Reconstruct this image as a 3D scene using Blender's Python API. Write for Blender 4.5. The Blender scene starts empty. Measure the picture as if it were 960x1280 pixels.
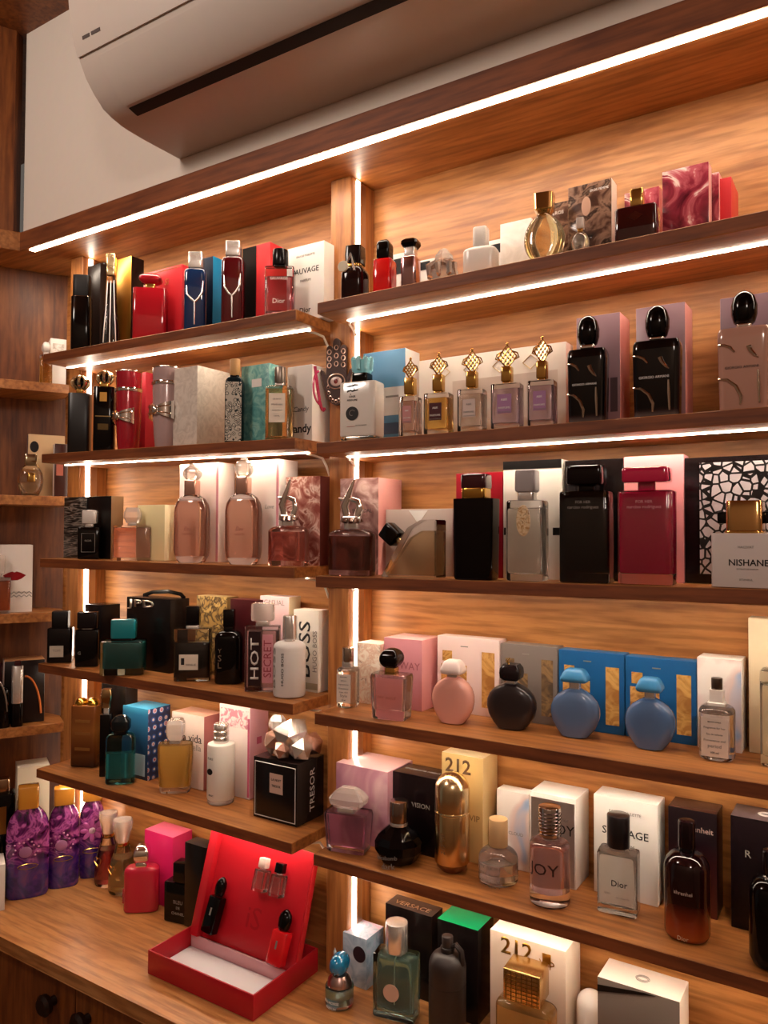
import bpy, bmesh, math, random
from mathutils import Vector, Matrix
random.seed(7)
C = bpy.context.scene.collection
PI = math.pi
CZ = 1.605                                    # eye height
# ------------------------------------------------------------------ camera
FPX = 965.0
yaw, pit, rol = math.radians(32.6), math.radians(1.59), 0.0045
F0 = Vector((-math.sin(yaw)*math.cos(pit), math.cos(yaw)*math.cos(pit), math.sin(pit)))
Ra = Vector((math.cos(yaw), math.sin(yaw), 0)); Ua = Ra.cross(F0)
R0 = Ra*math.cos(rol) + Ua*math.sin(rol); U0 = Ua*math.cos(rol) - Ra*math.sin(rol)
cd = bpy.data.cameras.new('camera'); cam = bpy.data.objects.new('camera', cd); C.objects.link(cam)
cam.matrix_world = Matrix(((R0.x, U0.x, -F0.x, 0), (R0.y, U0.y, -F0.y, 0), (R0.z, U0.z, -F0.z, CZ), (0, 0, 0, 1)))
cd.sensor_fit = 'HORIZONTAL'; cd.sensor_width = 36; cd.lens = FPX/960*36; cd.clip_start = .02
bpy.context.scene.camera = cam
def ray(u, v): return F0 + R0*((u-480)/FPX) - U0*((v-640)/FPX)
def aty(u, v, y): r = ray(u, v); return r*(y/r.y)
def atz(u, v, z): r = ray(u, v); return r*(z/r.z)
def atx(u, v, x): r = ray(u, v); return r*(x/r.x)

# ------------------------------------------------------------------ materials
def lin(h):
    if not isinstance(h, str): return h
    c = [int(h[i:i+2], 16)/255 for i in (0, 2, 4)]
    return tuple((x/12.92 if x <= .04045 else ((x+.055)/1.055)**2.4) for x in c)
_m = {}
def newmat(key):
    m = bpy.data.materials.new(key); m.use_nodes = True
    return m, m.node_tree, m.node_tree.nodes['Principled BSDF']
def mat(col, rough=.4, metal=0, trans=0, coat=0, ior=1.45, spec=.5, alpha=1):
    k = ('m', col, rough, metal, trans, coat, ior, spec)
    if k in _m: return _m[k]
    m, t, p = newmat('finish')
    c = lin(col)
    p.inputs['Base Color'].default_value = (*c, 1); p.inputs['Roughness'].default_value = rough
    p.inputs['Metallic'].default_value = metal; p.inputs['Transmission Weight'].default_value = trans
    p.inputs['Coat Weight'].default_value = coat; p.inputs['IOR'].default_value = ior
    p.inputs['Specular IOR Level'].default_value = spec
    if not trans and not metal:                       # slight tone variation so surfaces are not dead flat
        n = t.nodes.new('ShaderNodeTexNoise'); n.inputs['Scale'].default_value = 60
        r = t.nodes.new('ShaderNodeMixRGB'); r.blend_type = 'MULTIPLY'; r.inputs['Fac'].default_value = .06
        r.inputs['Color1'].default_value = (*c, 1)
        tc = t.nodes.new('ShaderNodeTexCoord'); t.links.new(tc.outputs['Object'], n.inputs['Vector'])
        t.links.new(n.outputs['Color'], r.inputs['Color2']); t.links.new(r.outputs[0], p.inputs['Base Color'])
    _m[k] = m; return m
def card(c, rough=.45): return mat(c, rough, spec=.35)
def gloss(c, rough=.12):
    dark = isinstance(c, str) and max(int(c[i:i+2], 16) for i in (0, 2, 4)) < 0x30
    return mat(c, rough, coat=0 if dark else .5, spec=.32 if dark else .5)
def metal(c, rough=.16): return mat(c, rough, metal=1)
def glass(c='ffffff', rough=.01, ior=1.45): return mat(c, rough, trans=1, ior=ior)
GOLD = metal('e2b565', .18); SILV = mat('efeae4', .26, metal=.8); CHROME = metal('f6f2ee', .1); COPPER = mat('dcae9a', .2, metal=.75)
CHAMP = metal('e8cf9e', .25)
BLK = gloss('070404', .09); BLKM = mat('0c0808', .45, spec=.3); WHITE = card('f4efe8'); CLEAR = glass(); CRYS = mat('fff6ee', .03, trans=.72)
INKK = mat('120d0c', .5); INKW = mat('f0eae4', .5); INKG = metal('caa25a', .3); INKGR = mat('8a827c', .5)
def emit(col, s):
    m = bpy.data.materials.new('led_light'); m.use_nodes = True; t = m.node_tree; t.nodes.clear()
    e = t.nodes.new('ShaderNodeEmission'); o = t.nodes.new('ShaderNodeOutputMaterial')
    e.inputs['Color'].default_value = (*col, 1); e.inputs['Strength'].default_value = s
    t.links.new(e.outputs[0], o.inputs[0]); return m
LEDC = (1, .83, .65)
LED = emit(LEDC, 40.0); LEDS = emit(LEDC, 6.0); LEDV = emit(LEDC, 22.0); LEDT = emit(LEDC, 52.0)
def ramp(t, stops, interp='LINEAR'):
    r = t.nodes.new('ShaderNodeValToRGB'); r.color_ramp.interpolation = interp
    e = r.color_ramp.elements
    while len(e) < len(stops): e.new(.5)
    for i, (p, c) in enumerate(stops): e[i].position = p; e[i].color = (*lin(c), 1)
    return r
def wood(name, axis, cols, rough=.42, fine=1.0):
    m, t, p = newmat(name)
    tc = t.nodes.new('ShaderNodeTexCoord'); mp = t.nodes.new('ShaderNodeMapping')
    s = [13, 13, 13]; s[axis] = 3; mp.inputs['Scale'].default_value = s
    t.links.new(tc.outputs['Object'], mp.inputs['Vector'])
    n1 = t.nodes.new('ShaderNodeTexNoise'); n1.inputs['Scale'].default_value = 1.6; n1.inputs['Detail'].default_value = 7
    n1.inputs['Roughness'].default_value = .62; n1.inputs['Distortion'].default_value = .5
    t.links.new(mp.outputs[0], n1.inputs['Vector'])
    mp2 = t.nodes.new('ShaderNodeMapping'); s2 = [120, 120, 120]; s2[axis] = 9; mp2.inputs['Scale'].default_value = s2
    t.links.new(tc.outputs['Object'], mp2.inputs['Vector'])
    n2 = t.nodes.new('ShaderNodeTexNoise'); n2.inputs['Scale'].default_value = 1; n2.inputs['Detail'].default_value = 3
    t.links.new(mp2.outputs[0], n2.inputs['Vector'])
    r1 = ramp(t, [(.3, cols[0]), (.47, cols[1]), (.62, cols[2]), (.75, cols[1])])
    t.links.new(n1.outputs['Fac'], r1.inputs[0])
    r2 = ramp(t, [(.36, (.5, .42, .36)), (.58, (1, 1, 1))]); t.links.new(n2.outputs['Fac'], r2.inputs[0])
    mx = t.nodes.new('ShaderNodeMixRGB'); mx.blend_type = 'MULTIPLY'; mx.inputs['Fac'].default_value = .75*fine
    t.links.new(r1.outputs[0], mx.inputs['Color1']); t.links.new(r2.outputs[0], mx.inputs['Color2'])
    t.links.new(mx.outputs[0], p.inputs['Base Color']); p.inputs['Roughness'].default_value = rough
    b = t.nodes.new('ShaderNodeBump'); b.inputs['Strength'].default_value = .12; b.inputs['Distance'].default_value = .001
    t.links.new(n2.outputs['Fac'], b.inputs['Height']); t.links.new(b.outputs[0], p.inputs['Normal'])
    return m
WC = ('8f5526', 'aa6c36', 'b87a42')
WOODX = wood('oak_laminate', 0, WC); WOODZ = wood('oak_laminate_upright', 2, WC); WOODP = wood('oak_panel', 0, ('a86a34', 'bb7c42', 'c6894e'))
WOODD = wood('oak_laminate_dark', 2, ('5e2f10', '7d441a', '8e5324')); WOODE_SHADED = wood('oak_edge_shaded', 0, ('6b3415', '7d421c', '8a4a22'), .6)  # darker edge banding; the shade of the unlit fronts is also in its colour
def pr(stops, scale=30, distort=1.0, detail=3, rough=.35, stretch=(1, 1, 1), interp='LINEAR'):
    m, t, p = newmat('printed_card')
    tc = t.nodes.new('ShaderNodeTexCoord'); mp = t.nodes.new('ShaderNodeMapping'); mp.inputs['Scale'].default_value = stretch
    n = t.nodes.new('ShaderNodeTexNoise'); n.inputs['Scale'].default_value = scale; n.inputs['Distortion'].default_value = distort
    n.inputs['Detail'].default_value = detail
    t.links.new(tc.outputs['Object'], mp.inputs[0]); t.links.new(mp.outputs[0], n.inputs['Vector'])
    r = ramp(t, stops, interp); t.links.new(n.outputs['Fac'], r.inputs[0])
    t.links.new(r.outputs[0], p.inputs['Base Color']); p.inputs['Roughness'].default_value = rough
    return m
def vor(stops, scale=60, feature='DISTANCE_TO_EDGE', rough=.35, interp='CONSTANT', rnd=1.0):
    m, t, p = newmat('printed_pattern')
    tc = t.nodes.new('ShaderNodeTexCoord'); n = t.nodes.new('ShaderNodeTexVoronoi'); n.feature = feature
    n.inputs['Scale'].default_value = scale; n.inputs['Randomness'].default_value = rnd
    t.links.new(tc.outputs['Object'], n.inputs['Vector'])
    r = ramp(t, stops, interp); t.links.new(n.outputs['Distance'], r.inputs[0])
    t.links.new(r.outputs[0], p.inputs['Base Color']); p.inputs['Roughness'].default_value = rough
    return m
def zgrad(stops, h, rough=.2, trans=0, metal=0):
    """colour bands up the thing's own height"""
    m, t, p = newmat('banded_finish')
    tc = t.nodes.new('ShaderNodeTexCoord'); sx = t.nodes.new('ShaderNodeSeparateXYZ'); d = t.nodes.new('ShaderNodeMath')
    d.operation = 'DIVIDE'; d.inputs[1].default_value = h
    t.links.new(tc.outputs['Object'], sx.inputs[0]); t.links.new(sx.outputs[2], d.inputs[0])
    r = ramp(t, stops); t.links.new(d.outputs[0], r.inputs[0]); t.links.new(r.outputs[0], p.inputs['Base Color'])
    p.inputs['Roughness'].default_value = rough; p.inputs['Transmission Weight'].default_value = trans; p.inputs['Metallic'].default_value = metal
    return m

# ------------------------------------------------------------------ mesh helpers
def link(name, bm, m, parent=None, smooth=True, ang=38):
    bmesh.ops.recalc_face_normals(bm, faces=bm.faces)
    me = bpy.data.meshes.new(name); bm.to_mesh(me); bm.free()
    for x in (m if isinstance(m, (list, tuple)) else [m]): me.materials.append(x)
    if smooth:
        me.shade_smooth(); me.set_sharp_from_angle(angle=math.radians(ang))
    o = bpy.data.objects.new(name, me); C.objects.link(o)
    if parent is not None: o.parent = parent
    return o
def tag(o, label, cat, group=None):
    o['label'] = label; o['category'] = cat
    if group: o['group'] = group
    return o
def struct(o): o['kind'] = 'structure'; return o
def empty(name, loc, label, cat, group=None, rz=0):
    o = bpy.data.objects.new(name, None); C.objects.link(o); o.empty_display_size = .02
    o.location = loc; o.rotation_euler = (0, 0, rz); return tag(o, label, cat, group)
def abox(bm, x0, x1, y0, y1, z0, z1, bev=0, M4=None):
    vs = [bm.verts.new((x, y, z)) for z in (z0, z1) for y in (y0, y1) for x in (x0, x1)]
    fs = [bm.faces.new([vs[i] for i in f]) for f in ((0, 2, 3, 1), (4, 5, 7, 6), (0, 1, 5, 4), (2, 6, 7, 3), (0, 4, 6, 2), (1, 3, 7, 5))]
    if M4 is not None: bmesh.ops.transform(bm, matrix=M4, verts=vs)
    if bev:
        es = list({e for f in fs for e in f.edges})
        bmesh.ops.bevel(bm, geom=es, offset=bev, segments=2, affect='EDGES', profile=.5)
def aloft(bm, rings, n=2., seg=36, x=0, y=0, M4=None, rot=0):
    """rings: (z, half width, half depth); superellipse sections, closed ends"""
    R = []
    for (z, a, b) in rings:
        a = max(a, 1e-5); b = max(b, 1e-5); ring = []
        for i in range(seg):
            t = 2*PI*(i+.5)/seg + rot; c, s = math.cos(t), math.sin(t)
            px = a*math.copysign(abs(c)**(2/n), c); py = b*math.copysign(abs(s)**(2/n), s)
            ring.append(bm.verts.new((x+px, y+py, z)))
        R.append(ring)
    for i in range(len(R)-1):
        for j in range(seg):
            k = (j+1) % seg
            bm.faces.new((R[i][j], R[i][k], R[i+1][k], R[i+1][j]))
    bm.faces.new(R[0][::-1]); bm.faces.new(R[-1])
    if M4 is not None: bmesh.ops.transform(bm, matrix=M4, verts=[v for r in R for v in r])
def profile(kind, w, d, z0, z1, b):
    h = z1-z0; w2, d2 = w/2, d/2; b = min(b, h*.45, w2*.8, d2*.8)
    if isinstance(kind, (list, tuple)):
        return [(z0+t[0]*h, w2*t[1], d2*(t[2] if len(t) > 2 else t[1])) for t in kind]
    A = [(z0, w2-b, d2-b), (z0+b*.3, w2-b*.3, d2-b*.3), (z0+b, w2, d2)]
    if kind == 'std': return A + [(z1-b, w2, d2), (z1-b*.3, w2-b*.3, d2-b*.3), (z1, w2-b, d2-b)]
    if kind == 'dome':
        hh = min(h*.8, w2)
        return A + [(z1-hh+hh*math.sin(a), w2*max(math.cos(a), .02), d2*max(math.cos(a), .02)) for a in [i*PI/2/9 for i in range(10)]]
    if kind == 'ball':
        return [(z0+h/2-h/2*math.cos(a), w2*max(math.sin(a), .02), d2*max(math.sin(a), .02)) for a in [i*PI/14 for i in range(15)]]
    if kind.startswith('sh'):                      # shoulder: sh<height%>_<neck%>
        q, s = kind[2:].split('_'); q = float(q)/100*h; s = float(s)/100
        return A + [(z1-q+q*math.sin(a), w2*(s+(1-s)*math.cos(a)), d2*(s+(1-s)*math.cos(a))) for a in [i*PI/2/8 for i in range(9)]]
    raise ValueError(kind)
def piece(root, name, m, w, d, z0, z1, n=2., prof='std', seg=36, x=0, y=0, b=.0012, rot=0, tilt=None, ang=38):
    bm = bmesh.new()
    M4 = None
    if tilt is not None:
        c = Vector((x, y, z0)); M4 = Matrix.Translation(c) @ Matrix.Rotation(tilt[1], 4, tilt[0]) @ Matrix.Translation(-c)
    aloft(bm, profile(prof, w, d, z0, z1, b), n, seg, x, y, M4, rot)
    return link(name, bm, m, root, ang=ang)
def block(root, name, m, x0, x1, y0, y1, z0, z1, bev=.0006, M4=None):
    bm = bmesh.new(); abox(bm, x0, x1, y0, y1, z0, z1, bev, M4); return link(name, bm, m, root)
def tube(bm, pts, r, seg=8):
    pts = [Vector(p) for p in pts]; R = []
    for i, p in enumerate(pts):
        t = (pts[min(i+1, len(pts)-1)]-pts[max(i-1, 0)]).normalized()
        a = t.orthogonal().normalized() if i == 0 else (R[-1][1] - t*R[-1][1].dot(t)).normalized()
        bb = t.cross(a); rr = r[i] if isinstance(r, (list, tuple)) else r
        R.append(([bm.verts.new(p+(a*math.cos(2*PI*k/seg)+bb*math.sin(2*PI*k/seg))*rr) for k in range(seg)], a))
    for i in range(len(R)-1):
        for k in range(seg):
            j = (k+1) % seg; bm.faces.new((R[i][0][k], R[i][0][j], R[i+1][0][j], R[i+1][0][k]))
    bm.faces.new(R[0][0][::-1]); bm.faces.new(R[-1][0])
def text(root, s, width, x, z, y, m, side='front', bend=None, hmax=None, spin=0, name='lettering', bold=0, shear=0, align=0):
    """lettering of a given width centred on (x, z) of a face"""
    cu = bpy.data.curves.new('lettering', 'FONT'); cu.body = s; cu.align_x = 'CENTER'; cu.align_y = 'CENTER'
    cu.offset = bold; cu.shear = shear; cu.resolution_u = 2
    o = bpy.data.objects.new('tmp', cu); C.objects.link(o)
    bpy.context.view_layer.update()
    me = bpy.data.meshes.new_from_object(o.evaluated_get(bpy.context.evaluated_depsgraph_get()))
    bpy.data.objects.remove(o); bpy.data.curves.remove(cu)
    xs = [v.co.x for v in me.vertices]; ys = [v.co.y for v in me.vertices]
    if not xs: return None
    W = max(xs)-min(xs); H = max(ys)-min(ys); sx = width/W; sy = sx
    if hmax: sy = hmax/H
    cx, cy = (max(xs)+min(xs))/2, (max(ys)+min(ys))/2
    bm = bmesh.new(); bm.from_mesh(me); bpy.data.meshes.remove(me)
    ex = bmesh.ops.extrude_face_region(bm, geom=bm.faces[:])
    top = {v for v in ex['geom'] if isinstance(v, bmesh.types.BMVert)}
    cs, sn = math.cos(spin), math.sin(spin)
    for v in bm.verts:
        a, b2 = (v.co.x-cx)*sx, (v.co.y-cy)*sy; a, b2 = a*cs-b2*sn, a*sn+b2*cs
        e = .00035 if v in top else -.00005
        if side == 'front':
            if bend: v.co = ((bend+e)*math.sin((x+a)/bend), -(bend+e)*math.cos((x+a)/bend), z+b2)
            else: v.co = (x+a, y-e, z+b2)
        elif side == 'right': v.co = (y+e, x+a, z+b2)      # y = plane x, x = position along depth
        elif side == 'top': v.co = (x+a, z+b2, y+e)
    return link(name, bm, m, root, smooth=False)
def plate(root, name, m, x, z, w, h, y, bend=None, th=.0005, side='front'):
    bm = bmesh.new()
    if bend:
        k = 14; vs = []
        for rr in (bend+.0001, bend+th):
            vs.append([[bm.verts.new((rr*math.sin((x-w/2+w*i/k)/bend), -rr*math.cos((x-w/2+w*i/k)/bend), z+s*h/2)) for i in range(k+1)] for s in (-1, 1)])
        for i in range(k):
            bm.faces.new((vs[1][0][i], vs[1][0][i+1], vs[1][1][i+1], vs[1][1][i])); bm.faces.new((vs[0][0][i], vs[0][1][i], vs[0][1][i+1], vs[0][0][i+1]))
            bm.faces.new((vs[0][0][i], vs[0][0][i+1], vs[1][0][i+1], vs[1][0][i])); bm.faces.new((vs[0][1][i], vs[1][1][i], vs[1][1][i+1], vs[0][1][i+1]))
        for i in (0, k): bm.faces.new((vs[0][0][i], vs[1][0][i], vs[1][1][i], vs[0][1][i]))
    elif side == 'front': abox(bm, x-w/2, x+w/2, y-th, y+.0001, z-h/2, z+h/2)
    elif side == 'right': abox(bm, y-.0001, y+th, x-w/2, x+w/2, z-h/2, z+h/2)
    elif side == 'top': abox(bm, x-w/2, x+w/2, y-h/2, y+h/2, z-.0001, z+th)
    return link(name, bm, m, root)

def disc(root, name, m, x, z, rx, rz, y, th=.0006, seg=24, rot=0):
    bm = bmesh.new(); aloft(bm, [(0, rx, rz), (th, rx, rz)], 2, seg, M4=Matrix.Translation((x, y, z)) @ Matrix.Rotation(R90, 4, 'X'), rot=rot)
    return link(name, bm, m, root)
R90 = PI/2
# ------------------------------------------------------------------ the fixed places
YF, YB = .95, 1.11
XP0, XP1 = -.775, -.733                                   # centre post
SH = {'R1': ((-.733, .359), (-.1, .364)), 'R2': ((-.733, .140), (-.1, .143)), 'R3': ((-.733, -.066), (-.1, -.060)),
      'R4': ((-.733, -.276), (-.1, -.274)), 'R5': ((-.733, -.490), (-.1, -.488)),
      'L1': ((-1.44, .365), (-.775, .356)), 'L2': ((-1.44, .159), (-.775, .151)), 'L3': ((-1.44, -.054), (-.775, -.054)),
      'L4': ((-1.44, -.267), (-.775, -.268)), 'L5': ((-1.44, -.479), (-.775, -.484)), 'W': ((-1, -.725), (0, -.725)),
      'A': ((-1, .321), (0, .321)), 'B': ((-1, .077), (0, .077)), 'C': ((-1, -.172), (0, -.172)), 'D': ((-1, -.410), (0, -.410))}
def shz(s, x):
    (a, za), (b, zb) = SH[s]; return za + (zb-za)*(x-a)/(b-a)
LP = Vector((-1.482, 1.04)); LD = Vector((-math.sin(math.radians(28)), -math.cos(math.radians(28)))); LN = Vector((LD.y, -LD.x))  # corner unit: front line, direction to the room, inward normal
RZL = math.atan2(-LN.x, LN.y)                             # things there face the room
class G: pass
def finish(g):
    g.zb = g.z0
    p = Vector((g.x, g.y, g.z0)); g.D = p.dot(F0); lat = p.dot(R0)/g.D
    g.cosT = 1/math.sqrt(1+lat*lat); g.um = 480+FPX*lat
    g.hz = lambda v: aty(g.um, v, g.y).z - g.z0
    g.pw = lambda px: px*g.D/FPX*g.cosT
    g.h = g.hz(g.vt)
    g.loc = (g.x, g.y, g.z0+CZ+.0004)
    return g
def bf(sh, u0, u2, vt, yf=.966, d=.03, vb=None, turn=None, ell=False):   # flat-sided thing turned partly to the viewer: left and right silhouettes, top
    g = G(); g.vt = vt; g.round = False; g.d = d; um = (u0+u2)/2
    if turn is None: turn = .8 if sh[0] == 'L' else .35
    if vb is not None:
        z = shz(sh, -.5)
        for _ in range(3):
            p = atz(um, vb, z); z = shz(sh, p.x)
        yf = p.y
    yc = yf+d/2
    for _ in range(4):
        p = aty(um, 640, yc); tc = math.atan2(-p.x, p.y); th = turn*tc; ph = tc-th
        D = p.dot(F0); lat = p.dot(R0)/D; W = (u2-u0)*D/FPX/math.sqrt(1+lat*lat)
        w = math.sqrt(max(W*W-(d*math.sin(ph))**2, 1e-6))/math.cos(ph) if ell else max((W-d*math.sin(ph))/math.cos(ph), .012)
        if vb is None: yc = max(yf+d/2, .9535+w/2*math.sin(abs(th))+d/2*math.cos(th))
        else: yc = yf+d/2*math.cos(th)
    g.w = w; g.x, g.y = p.x, yc; g.yf = yf; g.rz = th; g.z0 = shz(sh, g.x)
    return finish(g)
def rf(sh, u0, u1, vt, yc=.985, vb=None):                 # round thing
    g = G(); g.vt = vt; g.round = True; um = (u0+u1)/2
    if vb is not None:
        z = shz(sh, -.5)
        for _ in range(3):
            p = atz(um, vb, z); z = shz(sh, p.x)
        D = p.dot(F0); r = (u1-u0)/2*D/FPX*.97; q = Vector((p.x, p.y)); q = q + q.normalized()*r; yc = q.y
    p = aty(um, 640, yc); g.x, g.y = p.x, yc; g.z0 = shz(sh, g.x); finish(g)
    g.w = g.d = g.pw(u1-u0); return g
def xf(sh, u0, u1, u2, vt, yf=1.012, vb=None, dmin=.015, dmax=.08):   # carton: front left, front right, side end, top of front right
    g = G(); g.vt = vt; g.round = False
    if vb is not None:
        z = shz(sh, -.5)
        for _ in range(3):
            p = atz(u1, vb, z); z = shz(sh, p.x)
        yf = p.y
    yf = min(yf, YB-.004-dmin)
    x0 = aty(u0, 640, yf).x; x1 = aty(u1, 640, yf).x
    d = (atx(u2, 640, x1).y-yf) if u2 > u1 else dmin
    d = max(dmin, min(d, dmax, YB-.003-yf))
    g.yf = yf; g.w = x1-x0; g.d = d; g.x = (x0+x1)/2; g.y = yf+d/2; g.z0 = shz(sh, g.x); finish(g)
    g.h = aty(u1, vt, yf).z - g.z0; g.hz = lambda v: aty(u1, v, yf).z - g.z0
    return g
def lf(sh, u0, u1, vt, k=.05, d=.04):                      # thing on the corner unit, k behind its front line
    g = G(); g.vt = vt; g.round = False; um = (u0+u1)/2; r = ray(um, 640)
    q = LP + LN*k; t = q.dot(LN)/Vector((r.x, r.y)).dot(LN); p = r*t
    g.x, g.y = p.x, p.y; g.z0 = shz(sh, g.x); g.d = d; finish(g); g.w = g.pw(u1-u0); g.rz = RZL; return g

def bottle(g, label, parts, name='perfume_bottle', cat='perfume bottle', group=None, rz=None):
    """parts: (name, material, v bottom or None, v top, width px or fraction, options)"""
    root = empty(name, g.loc, label, cat, group, getattr(g, 'rz', 0) if rz is None else rz)
    root_parts = {}
    for p in parts:
        nm, m, va, vb, wd = p[:5]; o = dict(p[5]) if len(p) > 5 else {}
        z0 = 0 if va is None else (va if isinstance(va, float) and abs(va) < 1 else g.hz(va)); z1 = vb if abs(vb) < 1 else g.hz(vb)
        if wd <= 1.6: w = g.w*wd; d = g.d*wd
        else:
            w = g.pw(wd); d = w if g.round else min(w, g.d*.95)
        if 'df' in o: d = g.d*o.pop('df')
        fill = o.pop('fill', .86); wall = o.pop('wall', .0028); basez = o.pop('base', .007)
        n = o.get('n', 2. if g.round else 7.)
        o['n'] = n
        if isinstance(m, tuple):
            gm, lm = m
            ob = piece(root, nm, gm, w, d, z0, z1, **o)
            oo = {k: v for k, v in o.items() if k != 'prof'}
            kind = o.get('prof', 'std'); zt = z0+(z1-z0)*fill
            if lm is not None:
                if kind == 'std' or (isinstance(kind, str) and not kind.startswith('sh')) : pf = 'std'; piece(root, 'perfume', lm, w-2*wall, d-2*wall, z0+basez, zt, prof='std', **oo)
                else:
                    # follow the shell, cut at the fill height
                    rg = profile(kind, w, d, z0, z1, o.get('b', .0012)); cut = []
                    lo = z0+basez
                    def at(z):
                        for i in range(len(rg)-1):
                            if rg[i][0] <= z <= rg[i+1][0]+1e-9:
                                t = (z-rg[i][0])/max(rg[i+1][0]-rg[i][0], 1e-9)
                                return (rg[i][1]+(rg[i+1][1]-rg[i][1])*t, rg[i][2]+(rg[i+1][2]-rg[i][2])*t)
                        return rg[-1][1:]
                    K = 12
                    for i in range(K+1):
                        z = lo+(zt-lo)*i/K; a, b2 = at(z); cut.append((z, max(a-wall, .001), max(b2-wall, .001)))
                    bm = bmesh.new(); aloft(bm, cut, n, o.get('seg', 36), o.get('x', 0), o.get('y', 0)); link('perfume', bm, lm, root)
        else:
            ob = piece(root, nm, m, w, d, z0, z1, **o)
        root_parts[nm] = ob
    root['_'] = 0; del root['_']
    g.root = root; g.fy = -g.d/2; g.parts = root_parts
    return root
def carton(g, label, front, side=None, top=None, group=None, name='perfume_box', cat='box', rz=0):
    bm = bmesh.new(); w, d, h = g.w/2, g.d/2, g.h
    abox(bm, -w, w, -d, d, 0, h, min(.0007, g.d*.1)); bm.normal_update()
    for f in bm.faces:
        n = f.normal
        f.material_index = 1 if abs(n.x) > .7 else 2 if n.z > .7 else 0
    o = link(name, bm, [front, side or front, top or side or front])
    o.location = g.loc; o.rotation_euler = (0, 0, getattr(g, 'rz', rz)); tag(o, label, cat, group)
    g.root = o; g.fy = -g.d/2; return o
# ------------------------------------------------------------------ the setting
def P2(k, t): q = LP + LN*k + LD*t; return (q.x, q.y)
def prism(bm, poly, z0, z1, bev=0):
    if not callable(z0): a0, a1 = z0, z1; z0 = lambda x: a0; z1 = lambda x: a1
    lo = [bm.verts.new((x, y, z0(x)+CZ)) for x, y in poly]; hi = [bm.verts.new((x, y, z1(x)+CZ)) for x, y in poly]
    n = len(poly); fs = [bm.faces.new(lo[::-1]), bm.faces.new(hi)]
    for i in range(n): fs.append(bm.faces.new((lo[i], lo[(i+1) % n], hi[(i+1) % n], hi[i])))
    if bev: bmesh.ops.bevel(bm, geom=list({e for f in fs for e in f.edges}), offset=bev, segments=1, affect='EDGES')
def slab(name, poly, z0, z1, m, parent=None, bev=0):
    bm = bmesh.new(); prism(bm, poly, z0, z1, bev); return link(name, bm, m, parent, smooth=False)
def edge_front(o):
    o.data.materials.append(WOODE_SHADED)
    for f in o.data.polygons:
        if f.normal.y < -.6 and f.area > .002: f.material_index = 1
def rect(x0, x1, y0, y1): return [(x0, y0), (x1, y0), (x1, y1), (x0, y1)]
XR = .55
PAINT = card('e8dccf', .6)
struct(slab('floor', rect(-2.6, 1.4, -1.4, 1.3), -CZ-.05, -CZ, wood('floor_boards', 0, ('6b4426', '8a5c36', '9c6c44'))))
struct(slab('ceiling', rect(-2.6, 1.4, -1.4, 1.3), 1.07, 1.1, WOODD))
struct(slab('wall_back', rect(-1.64, XR, YB, 1.13), -CZ, .64, WOODP))
struct(slab('wall_back_upper', rect(-1.53, XR, .958, 1.13), .637, 1.07, PAINT))
struct(slab('wall_left', [P2(.13, -.02), P2(.13, 1.2), P2(.16, 1.2), P2(.16, -.02)], -CZ, .64, WOODD))
struct(slab('wall_front', rect(-2.6, 1.4, -1.44, -1.4), -CZ, 1.07, card('a08c7a', .7)))
struct(slab('wall_right', rect(1.4, 1.44, -1.4, 1.3), -CZ, 1.07, card('a08c7a', .7)))
struct(slab('trim_1', [P2(.002, .115), P2(.002, 1.2), P2(.03, 1.2), P2(.03, .1)], .637, 1.07, WOODD))
# ---- the fitted furniture
tb = slab('top_board', [(XR, YF), (XR, YB), (-1.578, YB), P2(.129, .02), P2(.129, .8), P2(0, .8), P2(0, .1), (-1.53, YF)], .5965, .6365, WOODX, bev=.001)
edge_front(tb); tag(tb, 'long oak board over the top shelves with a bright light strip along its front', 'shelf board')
slab('led_strip', rect(-1.503, XR-.01, YF+.006, YF+.018), .5951, .5966, LEDT, tb)
po = [('oak upright between the left and right shelves with a light strip', XP0, XP1), ('oak upright at the left end of the shelves beside the corner unit', -1.482, -1.44)]
for lab, a, b in po:
    o = slab('shelf_post', rect(a, b, 1.04, YB), -.725, .5965, WOODZ, bev=.0012); tag(o, lab, 'upright', 'shelf uprights')
    slab('led_strip', rect(b, b+.0016, 1.055, 1.0645), -.722, .594, LEDV, o)
    slab('led_channel', rect(b, b+.001, 1.067, 1.083), -.722, .594, metal('b9a391', .3), o)
side = {'R': 'right hand bay', 'L': 'left hand bay'}
nth = {'1': 'highest', '2': 'second highest', '3': 'middle', '4': 'second lowest', '5': 'lowest'}
def onto(s, dz): return lambda x: shz(s, x)+dz
slab('led_strip', rect(-1.4836, -1.482, 1.055, 1.0645), -.70, .594, LEDS, o)      # the far post also lights the corner unit
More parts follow.
